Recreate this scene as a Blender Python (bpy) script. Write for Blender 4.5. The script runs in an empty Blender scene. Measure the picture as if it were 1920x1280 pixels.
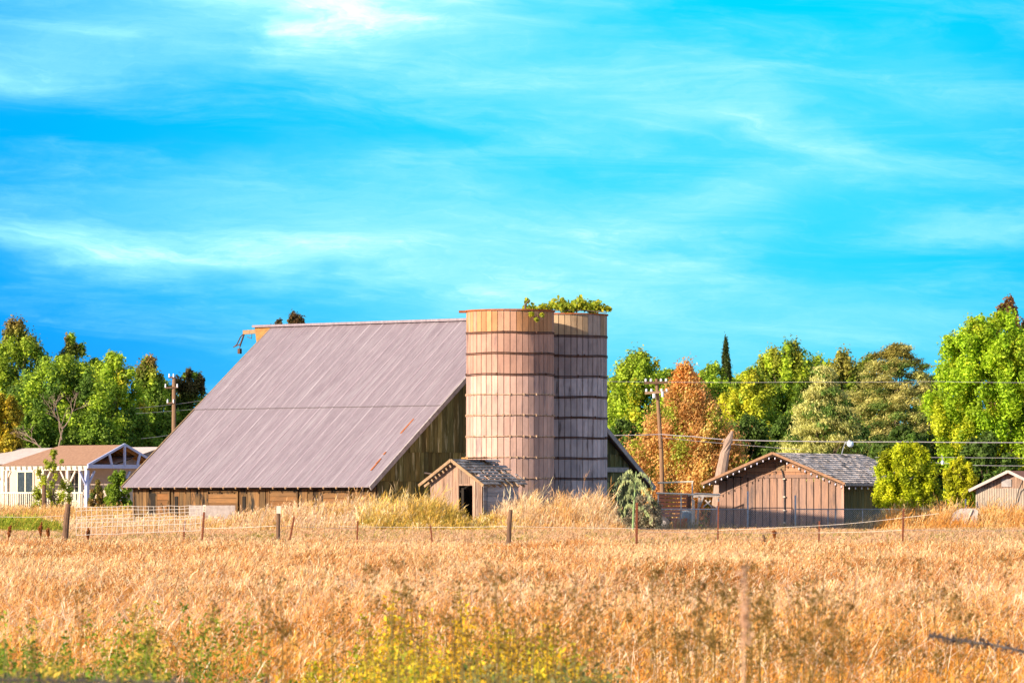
import bpy, math, random
import numpy as np
from mathutils import Vector
random.seed(7); rng = np.random.default_rng(7)
scn = bpy.context.scene
COL = scn.collection
R = math.radians
F = 8320.0; HZ = 925.0; CZ = 1.3          # focal length in photo pixels, horizon row, eye height

# ------------------------------------------------------------------ camera
cam_d = bpy.data.cameras.new('camera'); cam = bpy.data.objects.new('camera', cam_d); COL.objects.link(cam)
cam.location = (0, 0, CZ); cam.rotation_euler = (R(90) + math.atan((HZ - 640) / F), 0, 0)
cam_d.sensor_width = 36; cam_d.lens = 36 * F / 1920; cam_d.clip_start = 0.5; cam_d.clip_end = 6000
cam_d.dof.use_dof = True; cam_d.dof.focus_distance = 158; cam_d.dof.aperture_fstop = 14
scn.camera = cam

def srgb(r, g, b):
    f = lambda c: (c / 255 / 12.92) if c / 255 <= .04045 else ((c / 255 + .055) / 1.055) ** 2.4
    return (f(r), f(g), f(b), 1)

# ------------------------------------------------------------------ world
SUN_AZ = R(55); SUN_EL = R(20)
sdir = Vector((-math.sin(SUN_AZ) * math.cos(SUN_EL), -math.cos(SUN_AZ) * math.cos(SUN_EL), math.sin(SUN_EL)))
w = bpy.data.worlds.new('World'); scn.world = w; w.use_nodes = True
nt = w.node_tree; nt.nodes.clear()
class G:
    """tiny node-graph helper"""
    def __init__(s, nt): s.nt = nt
    def n(s, typ, **kw):
        nd = s.nt.nodes.new(typ)
        ins = kw.pop('ins', {})
        for k, v in kw.items(): setattr(nd, k, v)
        for k, v in ins.items(): s.put(nd.inputs[k], v)
        return nd
    def put(s, sock, v):
        if isinstance(v, bpy.types.NodeSocket): s.nt.links.new(v, sock)
        else: sock.default_value = v
    def m(s, op, a, b=0.0, c=0.0, clamp=False):
        nd = s.n('ShaderNodeMath', operation=op, use_clamp=clamp)
        s.put(nd.inputs[0], a); s.put(nd.inputs[1], b)
        if op in ('MULTIPLY_ADD',): s.put(nd.inputs[2], c)
        return nd.outputs[0]
    def mix(s, f, a, b, typ='MIX'):
        nd = s.n('ShaderNodeMix', data_type='RGBA', blend_type=typ)
        s.put(nd.inputs[0], f); s.put(nd.inputs[6], a); s.put(nd.inputs[7], b)
        return nd.outputs[2]
    def xyz(s, x, y, z):
        nd = s.n('ShaderNodeCombineXYZ'); s.put(nd.inputs[0], x); s.put(nd.inputs[1], y); s.put(nd.inputs[2], z)
        return nd.outputs[0]
    def noise(s, vec, scale=5, detail=4, rough=.5, dist=0.0):
        nd = s.n('ShaderNodeTexNoise', ins={'Vector': vec, 'Scale': scale, 'Detail': detail, 'Roughness': rough, 'Distortion': dist})
        return nd.outputs[0]
    def ramp(s, f, stops, interp='LINEAR'):
        nd = s.n('ShaderNodeValToRGB'); s.put(nd.inputs[0], f); cr = nd.color_ramp; cr.interpolation = interp
        while len(cr.elements) < len(stops): cr.elements.new(.5)
        for e, (p, c) in zip(cr.elements, stops): e.position = p; e.color = c
        return nd.outputs[0]
    def smooth(s, v, a, b):
        nd = s.n('ShaderNodeMapRange', interpolation_type='SMOOTHSTEP')
        s.put(nd.inputs[0], v); nd.inputs[1].default_value = a; nd.inputs[2].default_value = b
        return nd.outputs[0]
g = G(nt)
tc = g.n('ShaderNodeTexCoord'); sep = g.n('ShaderNodeSeparateXYZ', ins={0: tc.outputs['Generated']})
az = g.m('ARCTAN2', sep.outputs[0], sep.outputs[1]); el = g.m('ARCSINE', sep.outputs[2])
U = g.m('MULTIPLY', az, F / 1000); V = g.m('MULTIPLY', el, F / 1000)       # sky coordinates in angle (thousandths of the focal length)
# wispy distortion
wv = g.xyz(g.m('MULTIPLY', U, 1.1), g.m('MULTIPLY', V, 3.0), 0.0)
warp = g.n('ShaderNodeTexNoise', ins={'Vector': wv, 'Scale': 1.6, 'Detail': 6, 'Roughness': .55})
wa = g.m('SUBTRACT', warp.outputs[0], .5)
Vw = g.m('ADD', V, g.m('MULTIPLY', wa, .30)); Uw = g.m('ADD', U, g.m('MULTIPLY', wa, .5))
def blob(px, py, rx, ry, ang, amp):
    u0 = (px - 960) / 1000; v0 = (HZ - py) / 1000; c, s = math.cos(R(ang)), math.sin(R(ang))
    du = g.m('SUBTRACT', Uw, u0); dv = g.m('SUBTRACT', Vw, v0)
    a = g.m('MULTIPLY_ADD', du, c / (rx / 1000), g.m('MULTIPLY', dv, s / (rx / 1000)))
    b = g.m('MULTIPLY_ADD', du, -s / (ry / 1000), g.m('MULTIPLY', dv, c / (ry / 1000)))
    r2 = g.m('ADD', g.m('MULTIPLY', a, a), g.m('MULTIPLY', b, b))
    return g.m('MULTIPLY', g.m('EXPONENT', g.m('MULTIPLY', r2, -1.0)), amp)
blobs = [(620, 10, 300, 60, -3, 1.15), (250, 95, 420, 50, 2, .38), (980, 120, 420, 70, -6, .35), (1250, 230, 420, 70, -8, .34), (1560, 265, 330, 50, -10, .34),
         (250, 465, 480, 48, -3, .60), (700, 430, 380, 90, 4, .50), (1000, 520, 360, 60, -2, .55), (420, 360, 420, 60, 2, .30), (1150, 420, 420, 70, 3, .28), (1400, 365, 200, 35, 14, .35), (1850, 415, 160, 28, -3, .42),
         (1500, 640, 500, 60, 0, .42), (900, 600, 300, 50, 0, .28), (1800, 160, 260, 60, -8, .25), (1250, 520, 260, 40, -8, .25), (120, 60, 220, 70, 0, .25)]
acc = 0.0
for b_ in blobs: acc = g.m('ADD', blob(*b_), acc)
n1 = g.noise(g.xyz(g.m('MULTIPLY', Uw, 1.0), g.m('MULTIPLY_ADD', V, 6.0, g.m('MULTIPLY', U, .25)), 3.1), 2.2, 9, .62, .6)
n2 = g.noise(g.xyz(g.m('MULTIPLY', U, 3.0), g.m('MULTIPLY_ADD', Vw, 24.0, g.m('MULTIPLY', U, 1.6)), 7.7), 2.6, 8, .68, .8)
tex = g.m('ADD', g.m('MULTIPLY', g.smooth(n1, .30, .80), .45), g.m('MULTIPLY', n2, .55))
cloud = g.m('ADD', g.m('MULTIPLY', acc, g.m('ADD', g.m('MULTIPLY', tex, .72), .28)), g.m('MULTIPLY', g.m('MULTIPLY', g.smooth(n1, .42, .8), n2), .35), clamp=True)
# clear-sky colour: deep blue on the left, cyan to the centre
azf = g.smooth(g.m('ADD', U, g.m('MULTIPLY', wa, .5)), -1.25, .15)
azr = g.smooth(U, .55, 1.5)
low = g.smooth(V, .0, .55)
left_c = g.mix(low, srgb(0, 118, 228), srgb(0, 160, 236))
mid_c = g.mix(low, srgb(88, 200, 240), srgb(0, 200, 238))
base = g.mix(azf, left_c, mid_c)
base = g.mix(g.m('MULTIPLY', azr, .75), base, srgb(20, 165, 240))
band = g.mix(g.smooth(cloud, .46, 1.05), g.mix(g.m('MULTIPLY', cloud, 1.9, clamp=True), base, srgb(150, 230, 250)), srgb(245, 255, 255))
sky = g.n('ShaderNodeTexSky', sky_type='NISHITA', sun_disc=False, sun_elevation=SUN_EL, sun_rotation=R(235), air_density=1.0, dust_density=1.5)
SKY_STRENGTH = .15
fill_cloud = g.smooth(g.noise(g.xyz(g.m('MULTIPLY', sep.outputs[0], 1.0), g.m('MULTIPLY', sep.outputs[1], 2.4), sep.outputs[2]), 2.0, 7, .6, .5), .40, .62)  # unseen overhead cloud, added and whitened to lift the fill light
upper = g.mix(1.0, sky.outputs[0], (SKY_STRENGTH,) * 3 + (1,), 'MULTIPLY')
upper = g.mix(g.m('MULTIPLY', fill_cloud, .65), upper, (.80, .76, .80, 1))
colr = g.mix(g.smooth(el, R(7.5), R(20)), band, upper)
bg = g.n('ShaderNodeBackground', ins={'Color': colr, 'Strength': .66})
g.nt.links.new(bg.outputs[0], g.n('ShaderNodeOutputWorld').inputs[0])

sl = bpy.data.lights.new('sun', 'SUN'); sl.energy = 5.0; sl.angle = R(.5); sl.color = (1, .80, .60)
so = bpy.data.objects.new('sun', sl); COL.objects.link(so); so.rotation_euler = sdir.to_track_quat('Z', 'Y').to_euler()
scn.view_settings.view_transform = 'Standard'; scn.view_settings.look = 'None'; scn.view_settings.exposure = 0.90
scn.render.engine = 'CYCLES'; scn.cycles.max_bounces = 8; scn.cycles.transparent_max_bounces = 8

# ------------------------------------------------------------------ materials
def wmat(name, c1, c2, vec=(1, 1, 1), nscale=5, stain=None, sthr=(.52, .66), svec=(1, 1, 1), sscale=1.5, rough=.85, bump=.3, bscale=None, metal=0.0, spec=.3, transl=0.0):
    m = bpy.data.materials.new(name); m.use_nodes = True; nt = m.node_tree; nt.nodes.clear(); g = G(nt)
    tc = g.n('ShaderNodeTexCoord').outputs['Object']
    mp = g.n('ShaderNodeMapping', ins={0: tc}); mp.inputs['Scale'].default_value = vec
    n = g.noise(mp.outputs[0], nscale, 6, .62, .3)
    c = g.mix(g.smooth(n, .3, .7), c1, c2)
    if stain:
        mp2 = g.n('ShaderNodeMapping', ins={0: tc}); mp2.inputs['Scale'].default_value = svec
        n2 = g.noise(mp2.outputs[0], sscale, 7, .65, .2)
        c = g.mix(g.smooth(n2, *sthr), c, stain)
    at = g.n('ShaderNodeAttribute', attribute_name='tone')
    c = g.mix(1.0, c, at.outputs[0], 'MULTIPLY')
    p = g.n('ShaderNodeBsdfPrincipled', ins={'Base Color': c, 'Roughness': rough, 'Metallic': metal, 'Specular IOR Level': spec})
    if bump:
        bn = g.noise(mp.outputs[0], bscale or nscale * 2.5, 5, .65)
        bm = g.n('ShaderNodeBump', ins={'Height': bn, 'Strength': bump, 'Distance': .03}); nt.links.new(bm.outputs[0], p.inputs['Normal'])
    out = g.n('ShaderNodeOutputMaterial'); sh = p.outputs[0]
    if transl:
        t = g.n('ShaderNodeBsdfTranslucent', ins={'Color': c}); mx = g.n('ShaderNodeMixShader', ins={0: transl, 1: sh, 2: t.outputs[0]}); sh = mx.outputs[0]
    nt.links.new(sh, out.inputs[0]); return m
W1 = (1, 1, 1, 1)
def c3(r, g_, b): return (r, g_, b, 1)
M = {}
M['leaf'] = wmat('leaf', W1, c3(.8, .8, .8), nscale=3, bump=0, rough=.6, spec=.25, transl=.42)
M['grass'] = wmat('dry_grass', W1, c3(.85, .82, .78), nscale=2, bump=0, rough=.7, spec=.2, transl=.25)
M['bark'] = wmat('bark', c3(.10, .07, .05), c3(.22, .17, .13), vec=(4, 4, .8), nscale=4, bump=.5)
M['barn_sun'] = wmat('sunny_barn_boards', c3(0.211, 0.121, 0.0468), c3(0.117, 0.0663, 0.0312), vec=(5, 5, .5), nscale=3, stain=c3(0.0234, 0.0195, 0.0156), sthr=(.50, .62), svec=(2.5, 2.5, .7), sscale=1.6)
M['hatch'] = wmat('hatch_boards', c3(0.225, 0.112, 0.0413), c3(0.15, 0.0788, 0.0338), vec=(2, .6, 6), nscale=3)
M['barn_gable'] = wmat('mossy_gable_boards', c3(0.164, 0.163, 0.0644), c3(0.0734, 0.0792, 0.0257), vec=(6, 6, .5), nscale=3, stain=c3(0.345, 0.356, 0.213), sthr=(.55, .64), svec=(4, 4, .35), sscale=1.7)
M['roof'] = wmat('weathered_roof_metal', c3(0.249, 0.208, 0.244), c3(0.195, 0.162, 0.193), vec=(.7, 3, .7), nscale=2.6, stain=c3(0.305, 0.276, 0.311), sthr=(.42, .75), svec=(.30, 5, .30), sscale=1.6, rough=.5, metal=.1, bump=.35, bscale=11, spec=.4)
M['rust'] = wmat('rust', c3(.42, .14, .04), c3(.26, .075, .025), nscale=6)
M['trim'] = wmat('grey_trim_wood', c3(.42, .40, .40), c3(.27, .25, .25), vec=(1, 1, 1), nscale=6)
M['goldtrim'] = wmat('weathered_yellow_trim', c3(0.352, 0.243, 0.144), c3(0.243, 0.16, 0.096), nscale=8)
M['dark'] = wmat('dark_interior', c3(.02, .016, .012), c3(.012, .01, .008), bump=0)
M['stave1'] = wmat('tan_concrete_staves', c3(0.603, 0.4, 0.329), c3(0.475, 0.316, 0.266), vec=(1, 1, .6), nscale=2.2, stain=c3(0.219, 0.173, 0.184), sthr=(.54, .72), svec=(2.5, 2.5, .4), sscale=1.2, bump=.25)
M['stave2'] = wmat('grey_concrete_staves', c3(0.526, 0.483, 0.509), c3(0.374, 0.348, 0.384), vec=(1, 1, .6), nscale=2.4, stain=c3(0.152, 0.129, 0.131), sthr=(.53, .70), svec=(5, 5, .5), sscale=1.4, bump=.25)
M['mortar'] = wmat('joint_mortar', c3(.13, .09, .065), c3(.08, .06, .05))
M['hoop'] = wmat('dark_iron_hoop', c3(.06, .035, .028), c3(.13, .06, .035), nscale=9, rough=.7)
M['hoop_pale'] = wmat('pale_hoop', c3(.60, .43, .29), c3(.24, .15, .10), nscale=14)
M['shed_wood'] = wmat('red_brown_shed_boards', c3(0.367, 0.227, 0.161), c3(0.266, 0.17, 0.137), vec=(7, 7, .5), nscale=3, stain=c3(0.138, 0.103, 0.0953), sthr=(.48, .70), svec=(3, 3, .5), sscale=1.9)
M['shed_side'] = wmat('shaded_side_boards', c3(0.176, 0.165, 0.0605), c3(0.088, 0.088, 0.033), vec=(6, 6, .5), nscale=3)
M['shingle'] = wmat('weathered_shingles', c3(0.612, 0.544, 0.51), c3(0.408, 0.365, 0.348), nscale=6, bump=.3)
M['pump_wood'] = wmat('grey_pink_boards', c3(0.383, 0.264, 0.194), c3(0.221, 0.14, 0.104), vec=(9, 9, .5), nscale=3, stain=c3(0.085, 0.051, 0.0405), sthr=(.55, .68), svec=(8, 8, .6), sscale=1.8)
M['slate'] = wmat('grey_roof_boards', c3(0.18, 0.18, 0.189), c3(0.288, 0.279, 0.288), nscale=6)
M['greyboard'] = wmat('silver_grey_boards', c3(.45, .45, .48), c3(.28, .28, .31), vec=(.8, .8, 10), nscale=3)
M['white'] = wmat('old_white_paint', c3(0.676, 0.626, 0.517), c3(0.561, 0.516, 0.428), nscale=5, bump=.1)
M['bluewhite'] = wmat('blue_white_paint', c3(0.475, 0.551, 0.807), c3(0.399, 0.475, 0.741), nscale=6, bump=.1)
M['brownroof'] = wmat('brown_shingle_roof', c3(0.344, 0.205, 0.135), c3(0.271, 0.156, 0.102), nscale=6)
M['paleroof'] = wmat('pale_roof', c3(0.561, 0.493, 0.468), c3(0.442, 0.391, 0.383), nscale=3)
M['stucco'] = wmat('beige_wall', c3(0.561, 0.468, 0.399), c3(0.476, 0.399, 0.348), nscale=3, bump=.1)
M['glass'] = wmat('dark_glass', c3(.03, .045, .05), c3(.05, .07, .07), rough=.08, spec=.6, bump=0)
M['ochre'] = wmat('bare_ochre_boards', c3(.40, .22, .07), c3(.28, .14, .045), nscale=5)
M['galv'] = wmat('galvanised_steel', c3(.42, .45, .50), c3(.28, .31, .36), nscale=8, rough=.5, metal=.4, bump=.1)
M['wire'] = wmat('pale_wire', c3(.80, .74, .66), c3(.66, .60, .54), nscale=8, rough=.5, metal=.2, bump=0)
M['darkwire'] = wmat('dark_cable', c3(.05, .045, .05), c3(.09, .08, .08), bump=0)
M['cable'] = wmat('grey_cable', c3(.45, .44, .50), c3(.35, .34, .38), bump=0, metal=.3, rough=.4)
M['pole'] = wmat('pole_wood', c3(0.264, 0.166, 0.0944), c3(0.19, 0.115, 0.0723), vec=(8, 8, .6), nscale=3)
M['post'] = wmat('old_post_wood', c3(0.204, 0.119, 0.0723), c3(0.085, 0.0553, 0.0382), vec=(14, 14, 1.2), nscale=3, bump=.5)
M['steelpost'] = wmat('rusty_steel_post', c3(0.252, 0.081, 0.036), c3(0.135, 0.045, 0.027), nscale=10)
M['corr'] = wmat('corrugated_tan_metal', c3(0.425, 0.357, 0.289), c3(0.34, 0.289, 0.238), vec=(1, 1, .7), nscale=3, rough=.6, metal=.1)
M['redrust'] = wmat('rusty_red_roof', c3(.46, .17, .08), c3(.34, .13, .07), nscale=4, rough=.7)
M['ceramic'] = wmat('pale_ceramic', c3(.75, .78, .85), c3(.6, .66, .75), rough=.2, bump=0)
M['lampglass'] = wmat('lamp_bowl', c3(.55, .72, .90), c3(.7, .82, .92), rough=.15, bump=0, spec=.6)
M['bulb'] = wmat('bulb', c3(.85, .80, .82), c3(.6, .62, .9), rough=.15, bump=0)
M['orange'] = wmat('orange_plastic', c3(.75, .16, .04), c3(.6, .13, .04), bump=0, rough=.5)
M['reddark'] = wmat('dark_red_steel', c3(0.066, 0.022, 0.0154), c3(0.033, 0.0154, 0.0132), nscale=4)
M['concrete'] = wmat('whitish_panel', c3(0.518, 0.462, 0.434), c3(0.385, 0.329, 0.301), nscale=7)

def ground_mat():
    m = bpy.data.materials.new('field_soil'); m.use_nodes = True; nt = m.node_tree; nt.nodes.clear(); g = G(nt)
    tc = g.n('ShaderNodeTexCoord').outputs['Object']
    c = g.mix(g.smooth(g.noise(tc, .35, 6, .6), .35, .65), c3(.40, .22, .085), c3(.60, .36, .17))
    c = g.mix(g.smooth(g.noise(tc, 9, 5, .7), .4, .65), c, c3(.22, .115, .04))
    c = g.mix(g.smooth(g.noise(tc, .8, 5, .6), .60, .72), c, c3(.20, .20, .045))
    p = g.n('ShaderNodeBsdfPrincipled', ins={'Base Color': c, 'Roughness': .95, 'Specular IOR Level': .1})
    bm = g.n('ShaderNodeBump', ins={'Height': g.noise(tc, 14, 6, .7), 'Strength': .8, 'Distance': .08}); nt.links.new(bm.outputs[0], p.inputs['Normal'])
    nt.links.new(p.outputs[0], g.n('ShaderNodeOutputMaterial').inputs[0]); return m
M['ground'] = ground_mat()

# ------------------------------------------------------------------ mesh helpers
def tag(o, label=None, cat=None, group=None, kind=None):
    if label: o['label'] = label
    if cat: o['category'] = cat
    if group: o['group'] = group
    if kind: o['kind'] = kind
    return o
def empty(name, loc, rz=0.0, label=None, cat=None, group=None):
    o = bpy.data.objects.new(name, None); COL.objects.link(o); o.location = loc; o.rotation_euler = (0, 0, rz)
    return tag(o, label, cat, group)
class MB:
    def __init__(s): s.v = []; s.f = []; s.t = []
    def quad(s, pts, tone=1.0):
        b = len(s.v); s.v += [tuple(p) for p in pts]; s.f.append(tuple(range(b, b + len(pts)))); s.t.append(tone)
    def hexa(s, p, tone=1.0):             # p: 4 bottom ccw, 4 top ccw
        b = len(s.v); s.v += [tuple(q) for q in p]
        for f in ((3, 2, 1, 0), (4, 5, 6, 7), (0, 1, 5, 4), (1, 2, 6, 5), (2, 3, 7, 6), (3, 0, 4, 7)):
            s.f.append(tuple(b + i for i in f)); s.t.append(tone)
    def box(s, x0, x1, y0, y1, z0, z1, tone=1.0):
        s.hexa([(x0, y0, z0), (x1, y0, z0), (x1, y1, z0), (x0, y1, z0), (x0, y0, z1), (x1, y0, z1), (x1, y1, z1), (x0, y1, z1)], tone)
    def beam(s, p0, p1, w, h, tone=1.0, up=(0, 0, 1)):
        p0 = Vector(p0); p1 = Vector(p1); d = (p1 - p0).normalized(); up = Vector(up)
        if abs(d.dot(up)) > .98: up = Vector((0, 1, 0))
        sd = d.cross(up).normalized() * w / 2; u = sd.cross(d).normalized() * h / 2
        s.hexa([p0 - sd - u, p0 + sd - u, p1 + sd - u, p1 - sd - u, p0 - sd + u, p0 + sd + u, p1 + sd + u, p1 - sd + u], tone)
    def tube(s, pts, rad, n=6, tone=1.0, cap=True):
        pts = [Vector(p) for p in pts]
        if not hasattr(rad, '__len__'): rad = [rad] * len(pts)
        b = len(s.v); ref = Vector((0, 0, 1))
        for i, p in enumerate(pts):
            d = (pts[min(i + 1, len(pts) - 1)] - pts[max(i - 1, 0)]).normalized()
            a = d.cross(ref if abs(d.z) < .95 else Vector((0, 1, 0))).normalized(); c = d.cross(a)
            for k in range(n):
                an = 2 * math.pi * k / n; s.v.append(tuple(p + (a * math.cos(an) + c * math.sin(an)) * rad[i]))
        for i in range(len(pts) - 1):
            for k in range(n):
                k2 = (k + 1) % n; s.f.append((b + i * n + k, b + (i + 1) * n + k, b + (i + 1) * n + k2, b + i * n + k2)); s.t.append(tone)
        if cap:
            s.f.append(tuple(b + k for k in range(n))); s.t.append(tone)
            e = b + (len(pts) - 1) * n; s.f.append(tuple(e + k for k in reversed(range(n)))); s.t.append(tone)
    def build(s, name, mat, parent=None, smooth=False):
        me = bpy.data.meshes.new(name); me.from_pydata(s.v, [], s.f); me.materials.append(mat)
        at = me.color_attributes.new('tone', 'FLOAT_COLOR', 'CORNER')
        arr = np.ones((len(me.loops), 4), 'f'); li = 0
        for f, t in zip(s.f, s.t):
            arr[li:li + len(f), :3] = t; li += len(f)
        at.data.foreach_set('color', arr.ravel())
        if smooth: me.polygons.foreach_set('use_smooth', [True] * len(me.polygons))
        o = bpy.data.objects.new(name, me); COL.objects.link(o)
        if parent: o.parent = parent
        return o
def npmesh(name, verts, faces, nper, cols, mat, parent=None):
    """verts Nx3, faces flat index array with nper verts each (all equal), cols per vertex"""
    me = bpy.data.meshes.new(name); nf = len(faces) // nper
    me.vertices.add(len(verts)); me.vertices.foreach_set('co', np.ascontiguousarray(verts, 'f').ravel())
    me.loops.add(len(faces)); me.loops.foreach_set('vertex_index', np.ascontiguousarray(faces, 'i'))
    me.polygons.add(nf); me.polygons.foreach_set('loop_start', np.arange(nf, dtype='i') * nper)
    me.update(calc_edges=True); me.materials.append(mat)
    at = me.color_attributes.new('tone', 'FLOAT_COLOR', 'POINT'); a = np.ones((len(verts), 4), 'f'); a[:, :3] = cols
    at.data.foreach_set('color', a.ravel())
    o = bpy.data.objects.new(name, me); COL.objects.link(o)
    if parent: o.parent = parent
    return o
def ss(x, a, b):
    t = np.clip((np.asarray(x, float) - a) / (b - a), 0, 1); return t * t * (3 - 2 * t)
def hgt(x, y):
    return -.42 * (1 - ss(y, 122, 145)) - .40 * ss(y, 155, 172) * ss(x, 4.5, 7.5) + .03 * np.sin(np.asarray(x) * .9) * np.sin(np.asarray(y) * .31)
_grid = rng.random((256, 256))
def vnoise(x, y, s):
    x = np.asarray(x) / s + 1000; y = np.asarray(y) / s + 1000; xi = np.floor(x).astype(int); yi = np.floor(y).astype(int)
    fx = x - xi; fy = y - yi; fx = fx * fx * (3 - 2 * fx); fy = fy * fy * (3 - 2 * fy)
    q = lambda a, b: _grid[a % 256, b % 256]
    return (q(xi, yi) * (1 - fx) + q(xi + 1, yi) * fx) * (1 - fy) + (q(xi, yi + 1) * (1 - fx) + q(xi + 1, yi + 1) * fx) * fy
def fbm(x, y, s): return .55 * vnoise(x, y, s) + .3 * vnoise(x + 31, y + 7, s / 2.3) + .15 * vnoise(x + 5, y + 71, s / 5)
def X(px, D): return (px - 960) / F * D
def Z(py, D): return CZ + (HZ - py) / F * D
def at(px, py, D): return Vector((X(px, D), D, Z(py, D)))
def gz(x, y): return float(hgt(x, y))
def rt(lo=.75, hi=1.15, warm=.05):
    t = random.uniform(lo, hi); d = random.uniform(-warm, warm); return (t * (1 + d), t, t * (1 - d))

# ------------------------------------------------------------------ terrain
def terrain():
    xs = np.concatenate([np.linspace(-900, -60, 12), np.linspace(-50, 50, 101), np.linspace(60, 900, 12)])
    ys = np.concatenate([np.linspace(-60, 0, 4), np.linspace(4, 300, 149), np.linspace(330, 3500, 20)])
    gx, gy = np.meshgrid(xs, ys); v = np.stack([gx, gy, hgt(gx, gy)], -1).reshape(-1, 3); nx = len(xs)
    i = np.arange(len(ys) - 1)[:, None] * nx + np.arange(nx - 1)[None]; i = i.ravel()
    f = np.stack([i, i + 1, i + nx + 1, i + nx], 1).ravel()
    o = npmesh('ground', v, f, 4, np.ones((len(v), 3)), M['ground']); o['kind'] = 'structure'
terrain()

# ------------------------------------------------------------------ barn
AL = R(40); A0 = Vector((X(693, 158), 158, 0))
barn = empty('barn', A0, R(50), 'large old barn with a broad steep grey metal roof and low plank walls', 'barn')
L, HW = 12.4, 8.2; EZ, RZ = 1.56, 7.76; SL = (RZ - EZ) / HW
def rz_(x): return EZ + SL * (x if x < HW else 2 * HW - x)
# roof slopes made of overlapping ribbed sheets
for side in (0, 1):
    m = MB(); n = 19; wd = (L + .0) / n
    for i in range(n):
        y0 = i * wd; y1 = y0 + wd
        for (xa, xb, lift) in ((0, 3.95, .0), (3.85, HW, .035)):
            t = random.uniform(.975, 1.025)
            fx = (lambda x: x) if side == 0 else (lambda x: 2 * HW - x)
            # corrugated profile: pans between small ribs
            ys = [y0, y0 + .05, y0 + .07, y0 + .09, y0 + .30, y0 + .32, y0 + .34, y1]
            zs = [.006, .010, .016, .0, .0, .006, .0, .0]
            for k in range(7):
                p = [(fx(xa), ys[k], rz_(xa) + zs[k] + lift), (fx(xa), ys[k + 1], rz_(xa) + zs[k + 1] + lift), (fx(xb), ys[k + 1], rz_(xb) + zs[k + 1] + lift), (fx(xb), ys[k], rz_(xb) + zs[k] + lift)]
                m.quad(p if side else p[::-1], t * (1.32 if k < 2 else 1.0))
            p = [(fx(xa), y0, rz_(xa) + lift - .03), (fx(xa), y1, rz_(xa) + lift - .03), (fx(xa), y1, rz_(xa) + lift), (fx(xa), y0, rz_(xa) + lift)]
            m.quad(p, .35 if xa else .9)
    # underside
    q = [(fx(0), 0, rz_(0) - .04), (fx(0), L, rz_(0) - .04), (fx(HW), L, rz_(HW) - .04), (fx(HW), 0, rz_(HW) - .04)]
    m.quad(q, .5)
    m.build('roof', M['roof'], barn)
m = MB(); m.beam((HW, -.03, RZ + .045), (HW, L + .95, RZ + .045), .34, .09); m.build('ridge_cap', M['roof'], barn)
m = MB()
for x0_, x1_ in ((0, HW), (2 * HW, HW)):
    m.beam((x0_, -.03, rz_(x0_) - .07), (x1_, -.03, rz_(x1_) - .07), .05, .17)
m.build('rake_board', M['trim'], barn)
m = MB()
for x0_, x1_ in ((0, HW), (2 * HW, HW)):
    m.beam((x0_, L + .02, rz_(x0_) - .05), (x1_, L + .02, rz_(x1_) - .05), .04, .15)
m.build('rake_board', M['goldtrim'], barn)
# rust
for (px, py, l) in ((772, 816, .7), (703, 884, .45), (713, 872, .25), (735, 855, .12)):
    m = MB(); y = .55 + (px - 700) * .002; x = (912 - py) / 50.6 / SL; P4 = [(x, y), (x, y + .08), (x + l, y + .07), (x + l, y + .01)]
    m.hexa([(a, b, rz_(a) + .020) for a, b in P4] + [(a, b, rz_(a) + .026 + (.035 if a > 3.8 else 0)) for a, b in P4]); m.build('rust_streak', M['rust'], barn)
# hay hood
m = MB()
for sgn in (-1, 1):
    a, b, c = (HW, L, RZ + .03), (HW, L + .95, RZ + .03), (HW + sgn * .9, L, RZ - .9 * SL + .03)
    dn = lambda p: (p[0], p[1], p[2] - .05)
    m.quad([a, b, c]); m.quad([dn(a), dn(c), dn(b)]); m.quad([a, b, dn(b), dn(a)]); m.quad([b, c, dn(c), dn(b)])
m.build('hay_hood', M['ochre'], barn)
m = MB(); m.beam((HW, L + .3, RZ - .14), (HW, L + 1.55, RZ - .17), .10, .16); hb = m.build('hood_beam', M['goldtrim'], barn)
m = MB()
e_ = (HW, L + 1.5, RZ - .18)
m.tube([e_, (HW, L + 1.72, RZ - .35), (HW + .05, L + 1.95, RZ - .62), (HW, L + 2.05, RZ - .72)], .022, 5)
m.tube([e_, (HW, L + 1.62, RZ - .45), (HW, L + 1.75, RZ - .70)], .035, 5)
m.tube([(HW, L + 2.1, RZ - .74), (HW, L + 1.72, RZ - .62)], .02, 5)
m.tube([(HW, L + 1.72, RZ - .66), (HW, L + 1.76, RZ - .80)], .016, 5); m.box(HW - .06, HW + .06, L + 1.70, L + 1.82, RZ - 1.0, RZ - .80)
m.tube([(HW, L + 1.1, RZ - .2), (HW, L + 1.12, RZ - .42), (HW, L + 1.35, RZ - .35)], .014, 5)
m.build('hay_trolley', M['hoop'], hb)
# front (eave) wall: vertical planks of many tones, x = .45
m = MB(); y = .12
gaps = [(1.9, 2.0), (4.6, 4.7)]
while y < L - .15:
    w_ = random.uniform(.16, .34); t = rt(.6, 1.25, .1)
    if random.random() < .10: t = tuple(q * .35 for q in t)
    d = random.uniform(0, .02)
    m.box(.45 - d, .48, y, min(y + w_ - random.choice((.008, .012, .03)), L - .12), 0, 1.56 - random.uniform(0, .03), t); y += w_
m.build('wall', M['barn_sun'], barn)
m = MB(); m.box(.40, .43, .15, L - .12, 1.47, 1.56, .25); m.build('shade_toned_wall_plate', M['barn_sun'], barn)  # wall plate toned dark, painting in the shade under the eave
m = MB(); m.box(.49, .53, .1, L - .1, 0, 1.85); m.box(2 * HW - .5, 2 * HW - .45, .37, L - .37, 0, 1.85, 3); m.build('inner_lining', M['dark'], barn)
def ylo(px):      # local y on the eave wall for a photo column
    k = (px - 960) / F; return (A0.x - k * 158) / (math.cos(AL) + k * math.sin(AL))
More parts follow.
